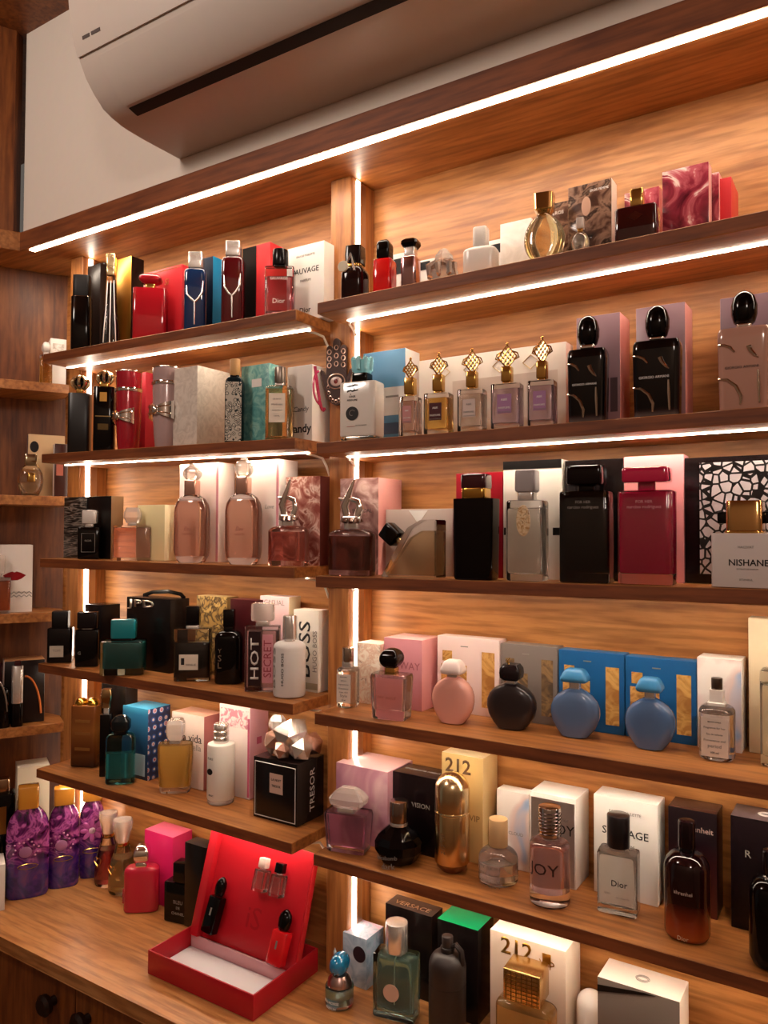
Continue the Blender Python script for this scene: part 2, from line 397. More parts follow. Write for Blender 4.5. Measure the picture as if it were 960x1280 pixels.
for s in ('L1', 'L2', 'L3', 'L4', 'L5', 'R1', 'R2', 'R3', 'R4', 'R5'):
    x0, x1 = (-1.44, XP0) if s[0] == 'L' else (XP1, XR)
    o = slab('shelf', rect(x0, x1, YF, YB), onto(s, -.0178), onto(s, 0), [WOODX], bev=.0008)
    tag(o, '%s oak shelf in the %s, lit from beneath' % (nth[s[1]], side[s[0]]), 'shelf', 'wall shelves')
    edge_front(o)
    a, b = (-1.437, -.792) if s[0] == 'L' else (-.712, XR-.03)
    slab('led_strip', rect(a, b, 1.002, 1.0095), onto(s, -.0189), onto(s, -.0176), LED, o)
    bm = bmesh.new()
    if s[0] == 'L':
        z = shz(s, b)-.0205+CZ; tube(bm, [(b-.004, 1.006, z), (b+.005, 1.012, z-.002), (b+.011, 1.03, z-.006), (b+.0135, 1.037, z-.018), (b+.0145, 1.045, z-.034)], .002, 6)
    else:
        z = shz(s, a)-.0195+CZ; tube(bm, [(a+.004, 1.006, z), (a-.006, 1.016, z-.001), (a-.012, 1.034, z-.003), (a-.0165, 1.05, z-.01)], .002, 6)
    link('cable', bm, mat('e9ddcf', .4), o)
cs = {'A': 'highest', 'B': 'second', 'C': 'third', 'D': 'lowest'}
for s in 'ABCD':
    z = SH[s][0][1]
    o = slab('corner_shelf', [P2(0, -.001), P2(.075, -.001), P2(.1285, .03), P2(.1285, .8), P2(0, .8)], z-.02, z, WOODX, bev=.0008)
    tag(o, '%s small oak shelf of the corner unit at the far left' % cs[s], 'shelf', 'corner unit shelves')
wt = slab('worktop', [(XR, .815), (XR, YB), (-1.578, YB), P2(.129, .02), P2(.129, .33), (-1.76, .815)], -.75, -.725, wood('oak_worktop', 0, ('9c6230', 'b87c46', 'c48c56'), .34), bev=.0015)
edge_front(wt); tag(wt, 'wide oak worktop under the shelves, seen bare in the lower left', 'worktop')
bc = empty('base_cabinet', (-.6, .95, 0), 'dark oak base cabinet under the worktop with round dark knobs', 'cabinet')
def tobc(o): o.location = (.6, -.95, 0); return o
tobc(slab('body', rect(-1.56, XR, .846, 1.085), -CZ, -.7505, WOODD, bc))
for a, b, kx in ((-1.555, -1.138, -1.191), (-1.134, -.684, -1.10), (-.68, -.23, -.28), (-.226, .224, -.18)):
    dr = tobc(slab('door', rect(a, b, .827, .8455), -CZ+.08, -.754, WOODD, bc, bev=.0012))
    bm = bmesh.new(); aloft(bm, [(0, .008, .008), (.012, .008, .008), (.014, .0165, .0165), (.022, .018, .018), (.027, .013, .013)], 2, 24,
                            M4=Matrix.Translation((kx, .827, -.797+CZ)) @ Matrix.Rotation(PI/2, 4, 'X'))
    link('knob', bm, mat('1c0d08', .3), dr)
# ---- air conditioner
ac = empty('air_conditioner', (-.58, .957, .672+CZ), 'large pale wall air conditioner mounted above the long light strip', 'air conditioner')
ACP = [(.957, .672), (.879, .672), (.845, .6735), (.831, .675), (.812, .6795), (.795, .686), (.776, .703), (.761, .721), (.749, .744), (.7415, .763), (.737, .782), (.7325, .805), (.73, .83), (.731, .88), (.74, .925), (.76, .95), (.8, .957), (.957, .957)]
def extr(bm, prof, xs):
    """prof swept along x; xs: (x, inset towards the profile's centre)"""
    cy = sum(p[0] for p in prof)/len(prof); cz = sum(p[1] for p in prof)/len(prof); R = []
    for x, s in xs:
        R.append([bm.verts.new((x+.58, (cy+(p[0]-cy)*s)-.957, (cz+(p[1]-cz)*s)-.672)) for p in prof])
    n = len(prof)
    for i in range(len(R)-1):
        for k in range(n): bm.faces.new((R[i][k], R[i][(k+1) % n], R[i+1][(k+1) % n], R[i+1][k]))
    bm.faces.new(R[0][::-1]); bm.faces.new(R[-1])
ACM = mat('c2b5aa', .42); bm = bmesh.new(); extr(bm, ACP, [(-1.054, .985), (-1.05, 1), (-.114, 1), (-.11, .985)]); link('casing', bm, ACM, ac, ang=30)
def strip(name, m, i0, i1, x0, x1, out, thick):
    """a curved skin following the casing's profile"""
    pts = [Vector(p) for p in ACP]; sub = []
    a = i0
    while a < i1-1e-6:
        sub.append(a); a = math.floor(a+1)
    sub.append(i1); L = []
    for t in sub:
        i = min(int(t), len(pts)-2); f = t-i; p = pts[i].lerp(pts[i+1], f); d = (pts[min(i+2, len(pts)-1)]-pts[max(i-1, 0)]).normalized()
        nrm = Vector((-abs(d.y), -abs(d.x))) if True else None
        nrm = Vector((d.y, -d.x)); c = Vector((.85, .8))
        if nrm.dot(p-c) < 0: nrm = -nrm
        L.append((p+nrm*out, p+nrm*(out-thick)))
    bm = bmesh.new(); prof = [q[0] for q in L]+[q[1] for q in L][::-1]
    R = [[bm.verts.new((x+.58, p.x-.957, p.y-.672)) for p in prof] for x in (x0, x1)]; n = len(prof)
    for k in range(n): bm.faces.new((R[0][k], R[0][(k+1) % n], R[1][(k+1) % n], R[1][k]))
    bm.faces.new(R[0][::-1]); bm.faces.new(R[1]); return link(name, bm, m, ac, ang=30)
strip('front_panel', ACM, 8.15, 13.4, -1.052, -.112, .0035, .006)
strip('flap', ACM, 4.6, 7.75, -1.008, -.15, .0022, .004)
strip('vent_slot', mat('150a08', .7), 3.35, 4.3, -1.006, -.15, .0006, .004)
for i in range(2):
    zz = .752; strip('marking', mat('4c403c', .5), 9.05, 9.3, -1.03+i*.021, -1.013+i*.021+.004*i, .0042, .002)
# ---- light of the room
def lamp(name, loc, r, power, col):
    l = bpy.data.lights.new(name, 'POINT'); l.energy = power; l.shadow_soft_size = r; l.color = col
    o = bpy.data.objects.new(name, l); C.objects.link(o); o.location = loc; return o
lamp('unseen_room_light', (-1.15, -.1, 2.5), .12, 20, (1, .86, .75))  # unseen room lamps, added and placed to brighten the wall and shelf fronts
lamp('unseen_room_light', (.5, -.7, 2.42), .14, 20, (1, .86, .75))
w = bpy.data.worlds.new('world'); bpy.context.scene.world = w; w.use_nodes = True
w.node_tree.nodes['Background'].inputs['Color'].default_value = (1, .84, .72, 1); w.node_tree.nodes['Background'].inputs['Strength'].default_value = .1
sc = bpy.context.scene
sc.view_settings.view_transform = 'Standard'; sc.view_settings.look = 'None'; sc.view_settings.gamma = 1; sc.view_settings.use_curve_mapping = False
sc.view_settings.exposure = 0.15
# ================================================================== things on the shelves
RED = gloss('9c0f1c'); DRED = gloss('4a0a12'); PINK = card('dc96a0'); PINKD = card('c45a78')
def glip(c, k=.32, t=.88): return mat(tuple(max(x, .004)**k for x in lin(c)), .015, trans=t, ior=1.36)
R90 = PI/2
# ---------------------------------------------------------------- left bay, highest shelf
g = bf('L1', 84, 113, 346, .967, .03)
bottle(g, 'slim black bottle with wide black cap at the left end of the top left shelf', [('body', BLK, None, 373, 1., {'n': 5}), ('cap', BLKM, 373.5, 346, .86, {'n': 5}), ('band', metal('8a8076'), 374.5, 372, .9, {'n': 5})])
g = xf('L1', 105, 121, 129, 330, 1.03); carton(g, 'dark box behind the slim black bottle and the striped glass bottle', card('1a1210', .3), card('241815'))
piece(g.root, 'tuck_flap', card('1a1210'), g.w*.9, .002, g.h, g.h+.006, n=6, y=g.d/2-.002)
g = bf('L1', 121, 149, 319, .97, .026)
bottle(g, 'tall waisted clear bottle with dark stripes and a champagne cap', [
    ('body', (glass('efe8e0'), mat('1c1411', .1)), None, 346, 1., {'n': 3, 'prof': [(0, .86), (.02, .97), (.06, 1), (.25, .9), (.5, .7), (.75, .58), (.93, .5), (1, .36)], 'fill': .9}),
    ('collar', CHAMP, 346, 335, 11), ('cap', CHAMP, 335, 319.5, 12.5, {'prof': [(0, .85), (.1, .9), (.9, 1), (1, .9)]})])
for q in (-.3, .02, .33):
    bm = bmesh.new(); tube(bm, [(g.w*q*s, -g.d*.5*s-.0006, g.hz(346)*t) for t, s in ((.05, 1), (.25, .9), (.5, .7), (.75, .58), (.92, .5))], .0011, 6); link('stripe', bm, mat('e8dfd4', .2), g.root)
g = xf('L1', 142, 160, 176, 321, 1.02, dmin=.03); carton(g, 'gold fronted box with dark side behind the striped glass bottle', metal('d79a3e', .3), card('1e1110', .25), card('d79a3e'))
g = bf('L1', 162, 208, 343, .972, .034)
bottle(g, 'flat red lacquered bottle with a rounded red stopper', [('body', gloss('a81320', .1), None, 363, 1., {'n': 9}), ('neck', GOLD, 363, 357, 13), ('cap', gloss('a81320', .1), 357.5, 343, 29, {'prof': 'ball', 'df': .8})])
g = xf('L1', 176, 224, 233, 331, 1.02, dmin=.02); carton(g, 'red box directly behind the flat red lacquered bottle', card('b71f28', .3), card('c8323a'))
text(g.root, 'Si', .012, .012, g.h*.82, g.fy, INKG, shear=.2); plate(g.root, 'border', INKG, 0, g.h-.004, g.w*.94, .0008, g.fy)
g = bf('L1', 226, 258, 317.5, .966, .03)
def ypsilon(g, label, col, liq):
    bottle(g, label, [('body', mat(col, .06, coat=1), None, 339, 1., {'n': 5, 'prof': 'sh9_80', 'b': .002}), ('collar', SILV, 340, 337, 15), ('cap', SILV, 338, g.vt, 18.5, {'n': 8, 'b': .002})])
    bm = bmesh.new(); y = -g.d/2-.0006; h = g.hz(339)
    def zf(t): return h*t
    tube(bm, [(-g.w*.36, y*.9, zf(.72)), (-g.w*.33, y, zf(.58)), (-g.w*.15, y, zf(.5)), (0, y, zf(.46))], [.0008, .0017, .0018, .0018], 6)
    tube(bm, [(g.w*.36, y*.9, zf(.8)), (g.w*.34, y, zf(.62)), (g.w*.17, y, zf(.52)), (0, y, zf(.46)), (0, y, zf(.1))], [.0008, .0017, .0018, .0018, .001], 6)
    link('emblem', bm, SILV, g.root)
ypsilon(g, 'dark blue bottle with silver cap and a silver forked emblem', '0c2c58', None)
g = xf('L1', 240, 263, 281, 321, 1.005, dmin=.03); carton(g, 'dark fronted box with a bright blue side behind the dark blue bottle', card('152238', .3), card('1a86b8'), card('1a86b8'))
g = bf('L1', 273, 305, 304, .966, .03)
g2 = g; 
bottle(g, 'dark red bottle with tall silver cap and a silver forked emblem', [('body', mat('50070f', .06, coat=1), None, 324.5, 1., {'n': 5, 'prof': 'sh9_80', 'b': .002}), ('collar', SILV, 325.5, 322, 15), ('cap', SILV, 323, 304, 19, {'n': 8, 'b': .002})])
bm = bmesh.new(); y = -g.d/2-.0006; h = g.hz(324.5)
tube(bm, [(-g.w*.36, y*.9, h*.72), (-g.w*.33, y, h*.55), (-g.w*.15, y, h*.45), (0, y, h*.42)], [.0008, .0017, .0018, .0018], 6)
tube(bm, [(g.w*.36, y*.9, h*.75), (g.w*.34, y, h*.58), (g.w*.17, y, h*.48), (0, y, h*.42), (0, y, h*.1)], [.0008, .0017, .0018, .0018, .001], 6); link('emblem', bm, SILV, g.root)
g = xf('L1', 300, 335, 357, 303, 1.008, dmin=.03); carton(g, 'box half black and half red behind the dark red bottle', card('cf2b30', .35), card('d93a3c'), card('d93a3c'))
plate(g.root, 'black_panel', card('14100f', .3), -g.w*.24, g.h/2, g.w*.5, g.h*.99, g.fy)
g = bf('L1', 328, 368, 313.5, .966, .032)
bottle(g, 'square clear bottle of rosy perfume with a black cap on the highest left shelf', [('body', (CLEAR, glip('b0303a')), None, 336.5, 1., {'n': 9, 'fill': .8, 'base': .009}), ('collar', BLKM, 337, 333, 15), ('cap', gloss('120d0d', .2), 334, 313.5, 20, {'n': 2, 'b': .002})])
text(g.root, 'Dior', g.w*.42, 0, g.h*.22, g.fy, INKW); text(g.root, 'SAUVAGE', g.w*.6, 0, g.hz(352), g.fy, INKW)
def sauvage_box(g, label, low=True):
    carton(g, label, card('efe9e2', .4), card('f4eee6'))
    text(g.root, 'EAU DE TOILETTE', g.w*.5, 0, g.h*.86, g.fy, INKGR); text(g.root, 'SAUVAGE', g.w*.72, 0, g.h*.66, g.fy, INKK, bold=.004)
    text(g.root, 'PARFUM', g.w*.28, 0, g.h*.53, g.fy, INKGR)
    if low: text(g.root, 'Dior', g.w*.3, 0, g.h*.14, g.fy, INKK, bold=.006)
g = xf('L1', 357, 403, 413, 301, 1.012, dmin=.03); sauvage_box(g, 'white box with dark lettering at the right end of the highest left shelf')

# ---------------------------------------------------------------- left bay, second shelf
def knotcap(g, x, z0, z1, m, r):
    """cap of intertwined metal loops"""
    bm = bmesh.new(); c = (z0+z1)/2
    for a in range(4):
        th = a*PI/4; pts = [(x+r*math.cos(t)*math.cos(th), r*math.cos(t)*math.sin(th), c+(z1-z0)/2*math.sin(t)) for t in [k*2*PI/18 for k in range(19)]]
        tube(bm, pts, r*.2, 6)
    return link('cap', bm, m, g.root)
g = bf('L2', 82, 114, 471.5, .967, .033)
bottle(g, 'matt black oblong bottle with looped gold cap, leftmost on the second left shelf', [('body', mat('14100f', .35), None, 493, 1., {'n': 6}), ('neck', GOLD, 493, 485, 9), ('core', BLK, 486, 473.5, 15, {'prof': 'ball'})]); knotcap(g, 0, g.hz(487), g.hz(471.5), mat('cdb48a', .15, metal=.85), g.pw(11))
g = bf('L2', 114, 144, 465.5, .97, .03)
bottle(g, 'black and gold bottle with a looped gold cap beside the tall red tumbler bottle', [('body', BLK, None, 485, 1., {'n': 5}), ('neck', GOLD, 486, 479, 13), ('core', BLK, 480, 468, 14, {'prof': 'ball'})]); knotcap(g, 0, g.hz(481), g.hz(465.5), mat('cdb48a', .15, metal=.85), g.pw(10))
plate(g.root, 'label', GOLD, 0, g.hz(498), g.w*.34, .018, g.fy); plate(g.root, 'band', metal('a08a60', .2), 0, g.hz(522), g.w*.75, .002, g.fy); plate(g.root, 'plaque', metal('6b5a3c', .2), 0, g.hz(535), g.w*.5, .012, g.fy)
def bow(g, z, w, m):
    bm = bmesh.new(); r = g.w/2+.001
    def at(x): return (r*math.sin(x/r), -r*math.cos(x/r))
    for s in (-1, 1):                                     # two flared wings and a knot
        top = []; bot = []
        for i in range(9):
            x = s*w*(.06+.44*i/8); hh = w*(.08+.16*(i/8)**.8); px, py = at(x); o = .0012+.003*math.sin(i/8*PI)
            d = Vector((px, py)).normalized()
            top.append([Vector((px+d.x*q, py+d.y*q, z+hh)) for q in (0, o)]); bot.append([Vector((px+d.x*q, py+d.y*q, z-hh)) for q in (0, o)])
        V = [[bm.verts.new(v) for v in (t[0], t[1], b[1], b[0])] for t, b in zip(top, bot)]
        for i in range(8):
            for k in range(4): bm.faces.new((V[i][k], V[i][(k+1) % 4], V[i+1][(k+1) % 4], V[i+1][k]))
        bm.faces.new(V[0]); bm.faces.new(V[-1][::-1])
        for q in (-.5, .5):
            pts = []
            for i in range(9):
                x = s*w*(.06+.44*i/8); hh = w*(.08+.16*(i/8)**.8)*q; px, py = at(x); d = Vector((px, py)).normalized()*(.0015+.0032*math.sin(i/8*PI)); pts.append((px+d.x, py+d.y, z+hh))
            tube(bm, pts, .0011, 5)
    px, py = at(0); aloft(bm, profile('ball', w*.2, w*.16, z-w*.13, z+w*.13, 0), 2, 14, 0, py-.001)
    link('bow', bm, m, g.root)
def tumbler(g, label, col, vr0, vb0, rcol):
    m = mat(col, .25, coat=.7, metal=.15)
    bottle(g, label, [('body', m, None, vr0, .97, {'prof': [(0, .76), (.02, .8), (.2, .88), (.5, .97), (.95, 1), (1, .98)]}), ('ring', rcol, vr0+2.5, vr0-2.5, 1.03), ('cap', m, vr0-2.5, g.vt+1.5, .98, {'prof': [(0, .95), (.06, .97), (1, 1)]}), ('rim', rcol, g.vt+2, g.vt, 1.0)])
    bow(g, g.hz(vb0), g.w*1.3, rcol)
g = rf('L2', 142, 176, 465.5, .986); tumbler(g, 'tall red tumbler shaped bottle with a chrome bow', 'a51226', 489, 522, CHROME)
g = xf('L2', 168, 180, 189, 465.5, 1.035, dmin=.03); carton(g, 'red box behind the tall red tumbler shaped bottle', card('a81c2c'), card('b5303a'))
g = rf('L2', 188, 227, 461, .985); tumbler(g, 'tall pinkish grey tumbler shaped bottle with a chrome bow', 'b79a98', 481, 515, CHROME)
EMB = pr([(.35, 'c9bdb0'), (.6, 'dcd1c4')], 45, 2.5)
g = xf('L2', 215, 245, 290, 457, .978, dmax=.105); carton(g, 'large cream embossed box beside the pinkish grey tumbler bottle', EMB, EMB, card('d9cec2'))
FLOR = vor([(0, '0e1518'), (.12, '10191c'), (.2, 'cfc7b8'), (.36, '2a3438'), (.5, 'bdb6a8')], 150, 'F1', .2)
g = bf('L2', 279, 305, 449.7, .967, .027)
bottle(g, 'slim dark bottle with white floral pattern and a wooden cap', [('body', gloss('0d1a20'), None, 472, 1., {'n': 6, 'prof': 'sh12_45', 'b': .002}), ('collar', BLK, 475, 470, 12), ('cap', mat('c99a62', .5), 471, 449.7, 13, {'n': 2, 'b': .0015})])
plate(g.root, 'floral_print', FLOR, 0, g.hz(516), g.w*.86, g.hz(482), g.fy)
TEAL = pr([(.3, '3f7f80'), (.5, '67a5a0'), (.62, '8fbfb4'), (.75, '4c8c8a')], 40, 2)
g = xf('L2', 300, 335, 353, 454, 1.0, dmin=.03); carton(g, 'teal patterned box behind the floral patterned bottle', TEAL, TEAL, card('2a6b70')); plate(g.root, 'label', WHITE, .004, g.hz(477), g.w*.34, .014, g.fy)
g = bf('L2', 330, 368, 459.6, .967, .032)
bottle(g, 'clear bottle of amber perfume with grey cap and a white label', [('body', (CLEAR, glip('e08a28')), None, 483, 1., {'n': 8, 'fill': .93, 'prof': 'sh8_55', 'b': .002}), ('collar', SILV, 484, 480, 12), ('cap', metal('9a8d82', .35), 481, 459.6, 14, {'n': 2, 'b': .001})])
plate(g.root, 'label', card('e8dccb'), -g.w*.06, g.hz(512), g.w*.58, g.hz(494)-g.hz(530), g.fy)
for k in range(4): text(g.root, ('LES EAUX', 'PRIMEVERE', 'EAU DE PARFUM', '100 ML')[k], g.w*(.3, .4, .34, .2)[k], -g.w*.06, g.hz(501+k*7), g.fy-.0005, INKGR)
g = xf('L2', 358, 389, 414, 455.5, 1.006, dmin=.03); carton(g, 'grey and white box with a pink ribbon and large dark letters', card('cfc6be'), WHITE, card('cfc6be'))
bm = bmesh.new(); tube(bm, [(g.w*.5+.0006, g.fy+.006+t*g.d*.5, g.h*(.98-.55*math.sin(t*PI*.6))) for t in [i/8 for i in range(9)]], .003, 6); link('ribbon', bm, gloss('d0406a'), g.root)
text(g.root, 'Candy', g.w*.6, .004, g.h*.42, g.fy, INKK, shear=.15); text(g.root, 'Candy', g.w*.96, .0, g.h*.16, g.fy, INKK, bold=.02)
bm = bmesh.new(); tube(bm, [(g.w/2+.0004, -g.d*.1+g.d*.35*math.cos(t), g.h*(.72+.22*math.sin(t))) for t in [PI*.6+i/10*PI*.9 for i in range(11)]], .0022, 6); link('ribbon', bm, gloss('d0406a'), g.root)

# ---------------------------------------------------------------- left bay, middle shelf
LINES = vor([(0, '15110f'), (.04, '15110f'), (.05, '6b6058'), (.3, '15110f')], 90)
g = xf('L3', 80, 108, 113, 621, 1.0, dmin=.02); carton(g, 'black box printed with pale lines at the left end of the middle left shelf', pr([(.45, '15110f'), (.56, '9a8f84'), (.6, '15110f')], 30, 0, 2, .35, (1, 1, 9)), card('15110f'))
g = xf('L3', 108, 139, 143, 620, 1.002, dmin=.03); carton(g, 'plain black box behind the small black bottle with silver cap', card('120d0d', .3), card('8b6a4a'))
g = bf('L3', 97, 128, 638, .966, .028)
bottle(g, 'small black bottle with clear silver cap and outlined label on the middle left shelf', [('body', BLK, None, 659, 1., {'n': 9, 'b': .003}), ('neck', SILV, 660, 654, 12, {'n': 6}), ('cap', mat('c9c2bc', .08, coat=1), 655, 638, 18, {'n': 8, 'b': .002})])
bm = bmesh.new(); y = g.fy-.0004; a, z0, z1 = g.w*.3, g.hz(690), g.hz(667)
tube(bm, [(-a, y, z0), (a, y, z0), (a, y, z1), (-a, y, z1), (-a, y, z0)], .0005, 4); link('label_outline', bm, INKGR, g.root)
text(g.root, 'NOIR', g.w*.3, 0, g.hz(676), g.fy, INKGR)
g = bf('L3', 141, 192, 635, .966, .036)
bottle(g, 'low square bottle of pink perfume with a cut crystal cap', [('body', (CLEAR, glip('f08a78', .42)), None, 657, 1., {'n': 9, 'fill': .93, 'base': .006}), ('neck', SILV, 658, 653, 12), ('cap', CRYS, 654, 635, 22, {'seg': 8, 'prof': [(0, .7), (.35, 1), (.7, .95), (1, .72)], 'ang': 10})])
g = xf('L3', 172, 206, 219, 631, 1.005, dmin=.03); carton(g, 'plain cream box behind the low square pink bottle', card('e9dba8'), card('f0e3ba'))
def princess(g, label, vc0, vc1, vcol, vs, grp):
    bottle(g, label, [('body', (CLEAR, glip('f8a07c', .5)), None, vs, 1., {'n': 2.6, 'fill': .9, 'base': .012, 'prof': [(0, .7), (.03, .8), (.1, .95), (.18, 1), (.75, 1), (.86, .93), (.94, .75), (1, .42)]}),
        ('collar', COPPER, vs+.5, vc1-1, 16.5), ('cap', CRYS, vc1, vc0, 20, {'prof': 'ball', 'seg': 10, 'ang': 5}), ('cap_bead', CRYS, vc0+4, vc0-3.5, 8, {'prof': 'ball', 'seg': 8, 'ang': 5})], group=grp)
    text(g.root, 'Eau', g.w*.22, 0, g.hz(vs)*.5, g.fy, mat('b06a5a', .4), shear=.35); text(g.root, 'PARFUM', g.w*.26, 0, g.hz(vs)*.42, g.fy, mat('b06a5a', .4))
g = bf('L3', 218, 262, 583, .963, .034, turn=.45, ell=True); princess(g, 'tall rounded pink bottle with a crystal ball cap, standing next to the cream box', 583, 602, 616, 619, 'tall rounded pink bottles')
g = xf('L3', 224, 273, 293, 578, 1.014, dmin=.03); carton(g, 'tall pale pink box behind the first tall rounded pink bottle', card('f0dcd4'), card('f6e6de'), group='tall pale boxes'); plate(g.root, 'edge_band', PINK, g.w*.47, g.h/2, g.w*.05, g.h*.98, g.fy)
g = bf('L3', 282, 327, 575, .963, .034, turn=.45, ell=True); princess(g, 'tall rounded pink bottle with crystal ball cap, nearer the bottle with sculpted figure', 575, 598, 614, 617, 'tall rounded pink bottles')
g = xf('L3', 295, 349, 372, 574, 1.014, dmin=.03); carton(g, 'tall white box behind the second tall rounded pink bottle', card('f2e4dc'), card('f6eae2'), group='tall pale boxes'); plate(g.root, 'edge_band', PINK, g.w*.46, g.h/2, g.w*.05, g.h*.98, g.fy); text(g.root, 'Love', g.w*.2, g.w*.28, g.h*.55, g.fy, INKGR, shear=.3)
def scandal(g, label, vleg, vneck, vs, liq, k=.32):
    bottle(g, label, [('body', (CLEAR, glip(liq, k)), None, vs, 1., {'n': 2.5, 'fill': .84, 'base': .009, 'prof': 'sh16_28', 'b': .003}), ('collar', SILV, vs+2, vneck, .3), ('cap', CHROME, vneck+1, vneck-6, .42)])
    bm = bmesh.new(); z = g.hz(vneck-5); H = g.hz(vleg)-z; W = g.w
    # two raised crossed legs with feet
    tube(bm, [(-W*.1, 0, z), (-W*.16, -.001, z+H*.3), (-W*.05, -.002, z+H*.62), (W*.02, -.002, z+H*.86), (W*.06, -.002, z+H*1.0)], [W*.085, W*.095, W*.065, W*.045, W*.02], 10)
    tube(bm, [(W*.1, .002, z), (W*.17, .002, z+H*.22), (W*.13, .001, z+H*.42), (-W*.06, .0, z+H*.5), (-W*.22, 0, z+H*.46), (-W*.3, 0, z+H*.52)], [W*.085, W*.09, W*.07, W*.055, W*.045, W*.02], 10)
    link('figure', bm, CHROME, g.root)
    bm = bmesh.new()                                       # pleated metal skirt over the neck
    for i in range(10):
        a = 2*PI*i/10; tube(bm, [(W*.16*math.cos(a), W*.16*math.sin(a), z-.002), (W*.2*math.cos(a), W*.2*math.sin(a), z-.008)], W*.05, 6)
    link('skirt', bm, metal('b8a49a', .2), g.root)
FOIL = pr([(.35, '8e4a42'), (.48, 'b97d70'), (.55, 'e8c8ba'), (.6, '9c5a50'), (.75, '5e2a28')], 22, 2.4, 3, .15)
g = bf('L3', 336, 386, 598, .962, .038, turn=.45, ell=True); scandal(g, 'rosy perfume bottle with sculpted silver figure at the right end of the left bay', 598, 650, 657, 'dc5c48', .5)
g = xf('L3', 357, 400, 413, 595, 1.014, dmin=.03); carton(g, 'shiny reddish brown box behind the rosy bottle with the sculpted figure', FOIL, card('5a2622', .3), card('8e4a42'))
# ---------------------------------------------------------------- left bay, second lowest shelf
g = bf('L4', 61, 96, 763.6, vb=830, d=.032)
bottle(g, 'square black bottle with a white label, leftmost on the second lowest left shelf', [('body', gloss('0d090a', .15), None, 784, 1., {'n': 9, 'b': .003}), ('cap', BLKM, 784.5, 763.6, 21, {'n': 9, 'b': .002})])
plate(g.root, 'label', card('c9bfae'), -g.w*.1, g.hz(813), g.w*.55, g.hz(805)-g.hz(819), g.fy); text(g.root, 'TOM', g.w*.3, -g.w*.1, g.hz(812), g.fy-.0005, INKGR)
g = bf('L4', 96, 129, 764.5, vb=835, d=.032)
bottle(g, 'square black bottle without label, second from left on the second lowest left shelf', [('body', BLK, None, 786, 1., {'n': 9, 'b': .003}), ('neck', SILV, 787, 784, 15), ('cap', gloss('161011', .1), 785, 764.5, 26, {'n': 9, 'b': .002})])
text(g.root, 'G', g.w*.12, -g.w*.3, g.hz(815), g.fy, INKGR)
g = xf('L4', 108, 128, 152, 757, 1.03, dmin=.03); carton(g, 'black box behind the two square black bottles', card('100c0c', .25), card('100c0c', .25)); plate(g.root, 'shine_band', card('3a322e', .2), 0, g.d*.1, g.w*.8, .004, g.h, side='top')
g = bf('L4', 127, 187, 773.5, vb=846, d=.042)
TEALG = glass('4fb3b0', .02)
bottle(g, 'squat square bottle of smoky teal glass with a bright teal cap', [('body', (glass('b9d6d2'), mat('2f605e', .1)), None, 800, 1., {'n': 10, 'b': .003, 'fill': .93, 'base': .012, 'wall': .005}), ('collar', BLK, 801, 797.5, .55), ('cap', mat('0f7d86', .12, coat=1), 798, 773.5, .56, {'n': 10, 'b': .003})])
g = xf('L4', 160, 214, 238, 750, 1.018, dmin=.04); carton(g, 'large black box with pale letters near its top edge behind the teal bottle', card('120d0c', .25), card('1a1210', .25), card('191312', .2))
text(g.root, 'JPD', g.w*.62, -g.w*.17, g.h-.014, g.fy, metal('e8dccb', .3), hmax=.019, bold=.012)
bm = bmesh.new(); tube(bm, [(-g.w*.45, g.d*.28, g.h+.001), (-g.w*.25, g.d*.3, g.h+.008), (g.w*.1, g.d*.32, g.h+.011), (g.w*.4, g.d*.3, g.h+.007), (g.w*.47, g.d*.28, g.h+.001)], .004, 8); link('ribbon_handle', bm, BLK, g.root)
g = bf('L4', 219, 268, 757.5, vb=853, d=.036)
bottle(g, 'square smoky bottle with dark perfume, a black cap and a white label', [('body', (CLEAR, mat('0d0808', .08)), None, 785, 1., {'n': 9, 'b': .002, 'fill': .74, 'base': .006}), ('collar', SILV, 786, 781, 17), ('cap', BLK, 782, 757.5, 17, {'n': 8, 'b': .002})])
plate(g.root, 'label', card('e2d6c4'), -g.w*.08, g.hz(826), g.w*.52, g.hz(817)-g.hz(836), g.fy); text(g.root, 'VANILLE', g.w*.28, -g.w*.02, g.hz(829), g.fy-.0005, INKK); plate(g.root, 'tree_print', INKK, -g.w*.24, g.hz(825), g.w*.09, .012, g.fy-.0005)
g = xf('L4', 247, 285, 294, 747, 1.055, dmin=.03); carton(g, 'gold and black patterned box behind the smoky square bottle', pr([(.42, 'b08a4e'), (.5, '3a2416'), (.58, 'c9a566')], 26, 2, 2, .3), card('8a6a3c'), card('d8b87e'))
g = xf('L4', 289, 322, 329, 751, 1.035, dmin=.03); carton(g, 'dark maroon box behind the slim dark bottle with rounded shoulders', card('3b0f12', .3), card('3b0f12', .3), card('5a2020'))
g = bf('L4', 269, 307, 761.5, vb=857, d=.036)
bottle(g, 'slim dark bottle with rounded shoulders between the smoky bottle and the pink framed bottle', [('body', BLK, None, 788, 1., {'n': 3.4, 'prof': 'sh18_45', 'b': .004}), ('neck', BLK, 789, 783, 13), ('cap', BLK, 783.5, 761.5, 14.5, {'b': .002})])
for k in range(3): text(g.root, 'YSL'[k], .006, -g.w*.28, g.hz(812+k*9), g.fy, metal('b8ada0', .3))
g = xf('L4', 326, 362, 377, 747, 1.052, dmin=.03); carton(g, 'pale pink box behind the pink framed glass bottle', card('e9c3c4'), card('e6cfa8'), card('f3d8d8'))
text(g.root, 'CASUAL', g.w*.7, 0, g.h*.93, g.fy, INKGR)
g = bf('L4', 307, 353, 753.8, vb=866, d=.028)
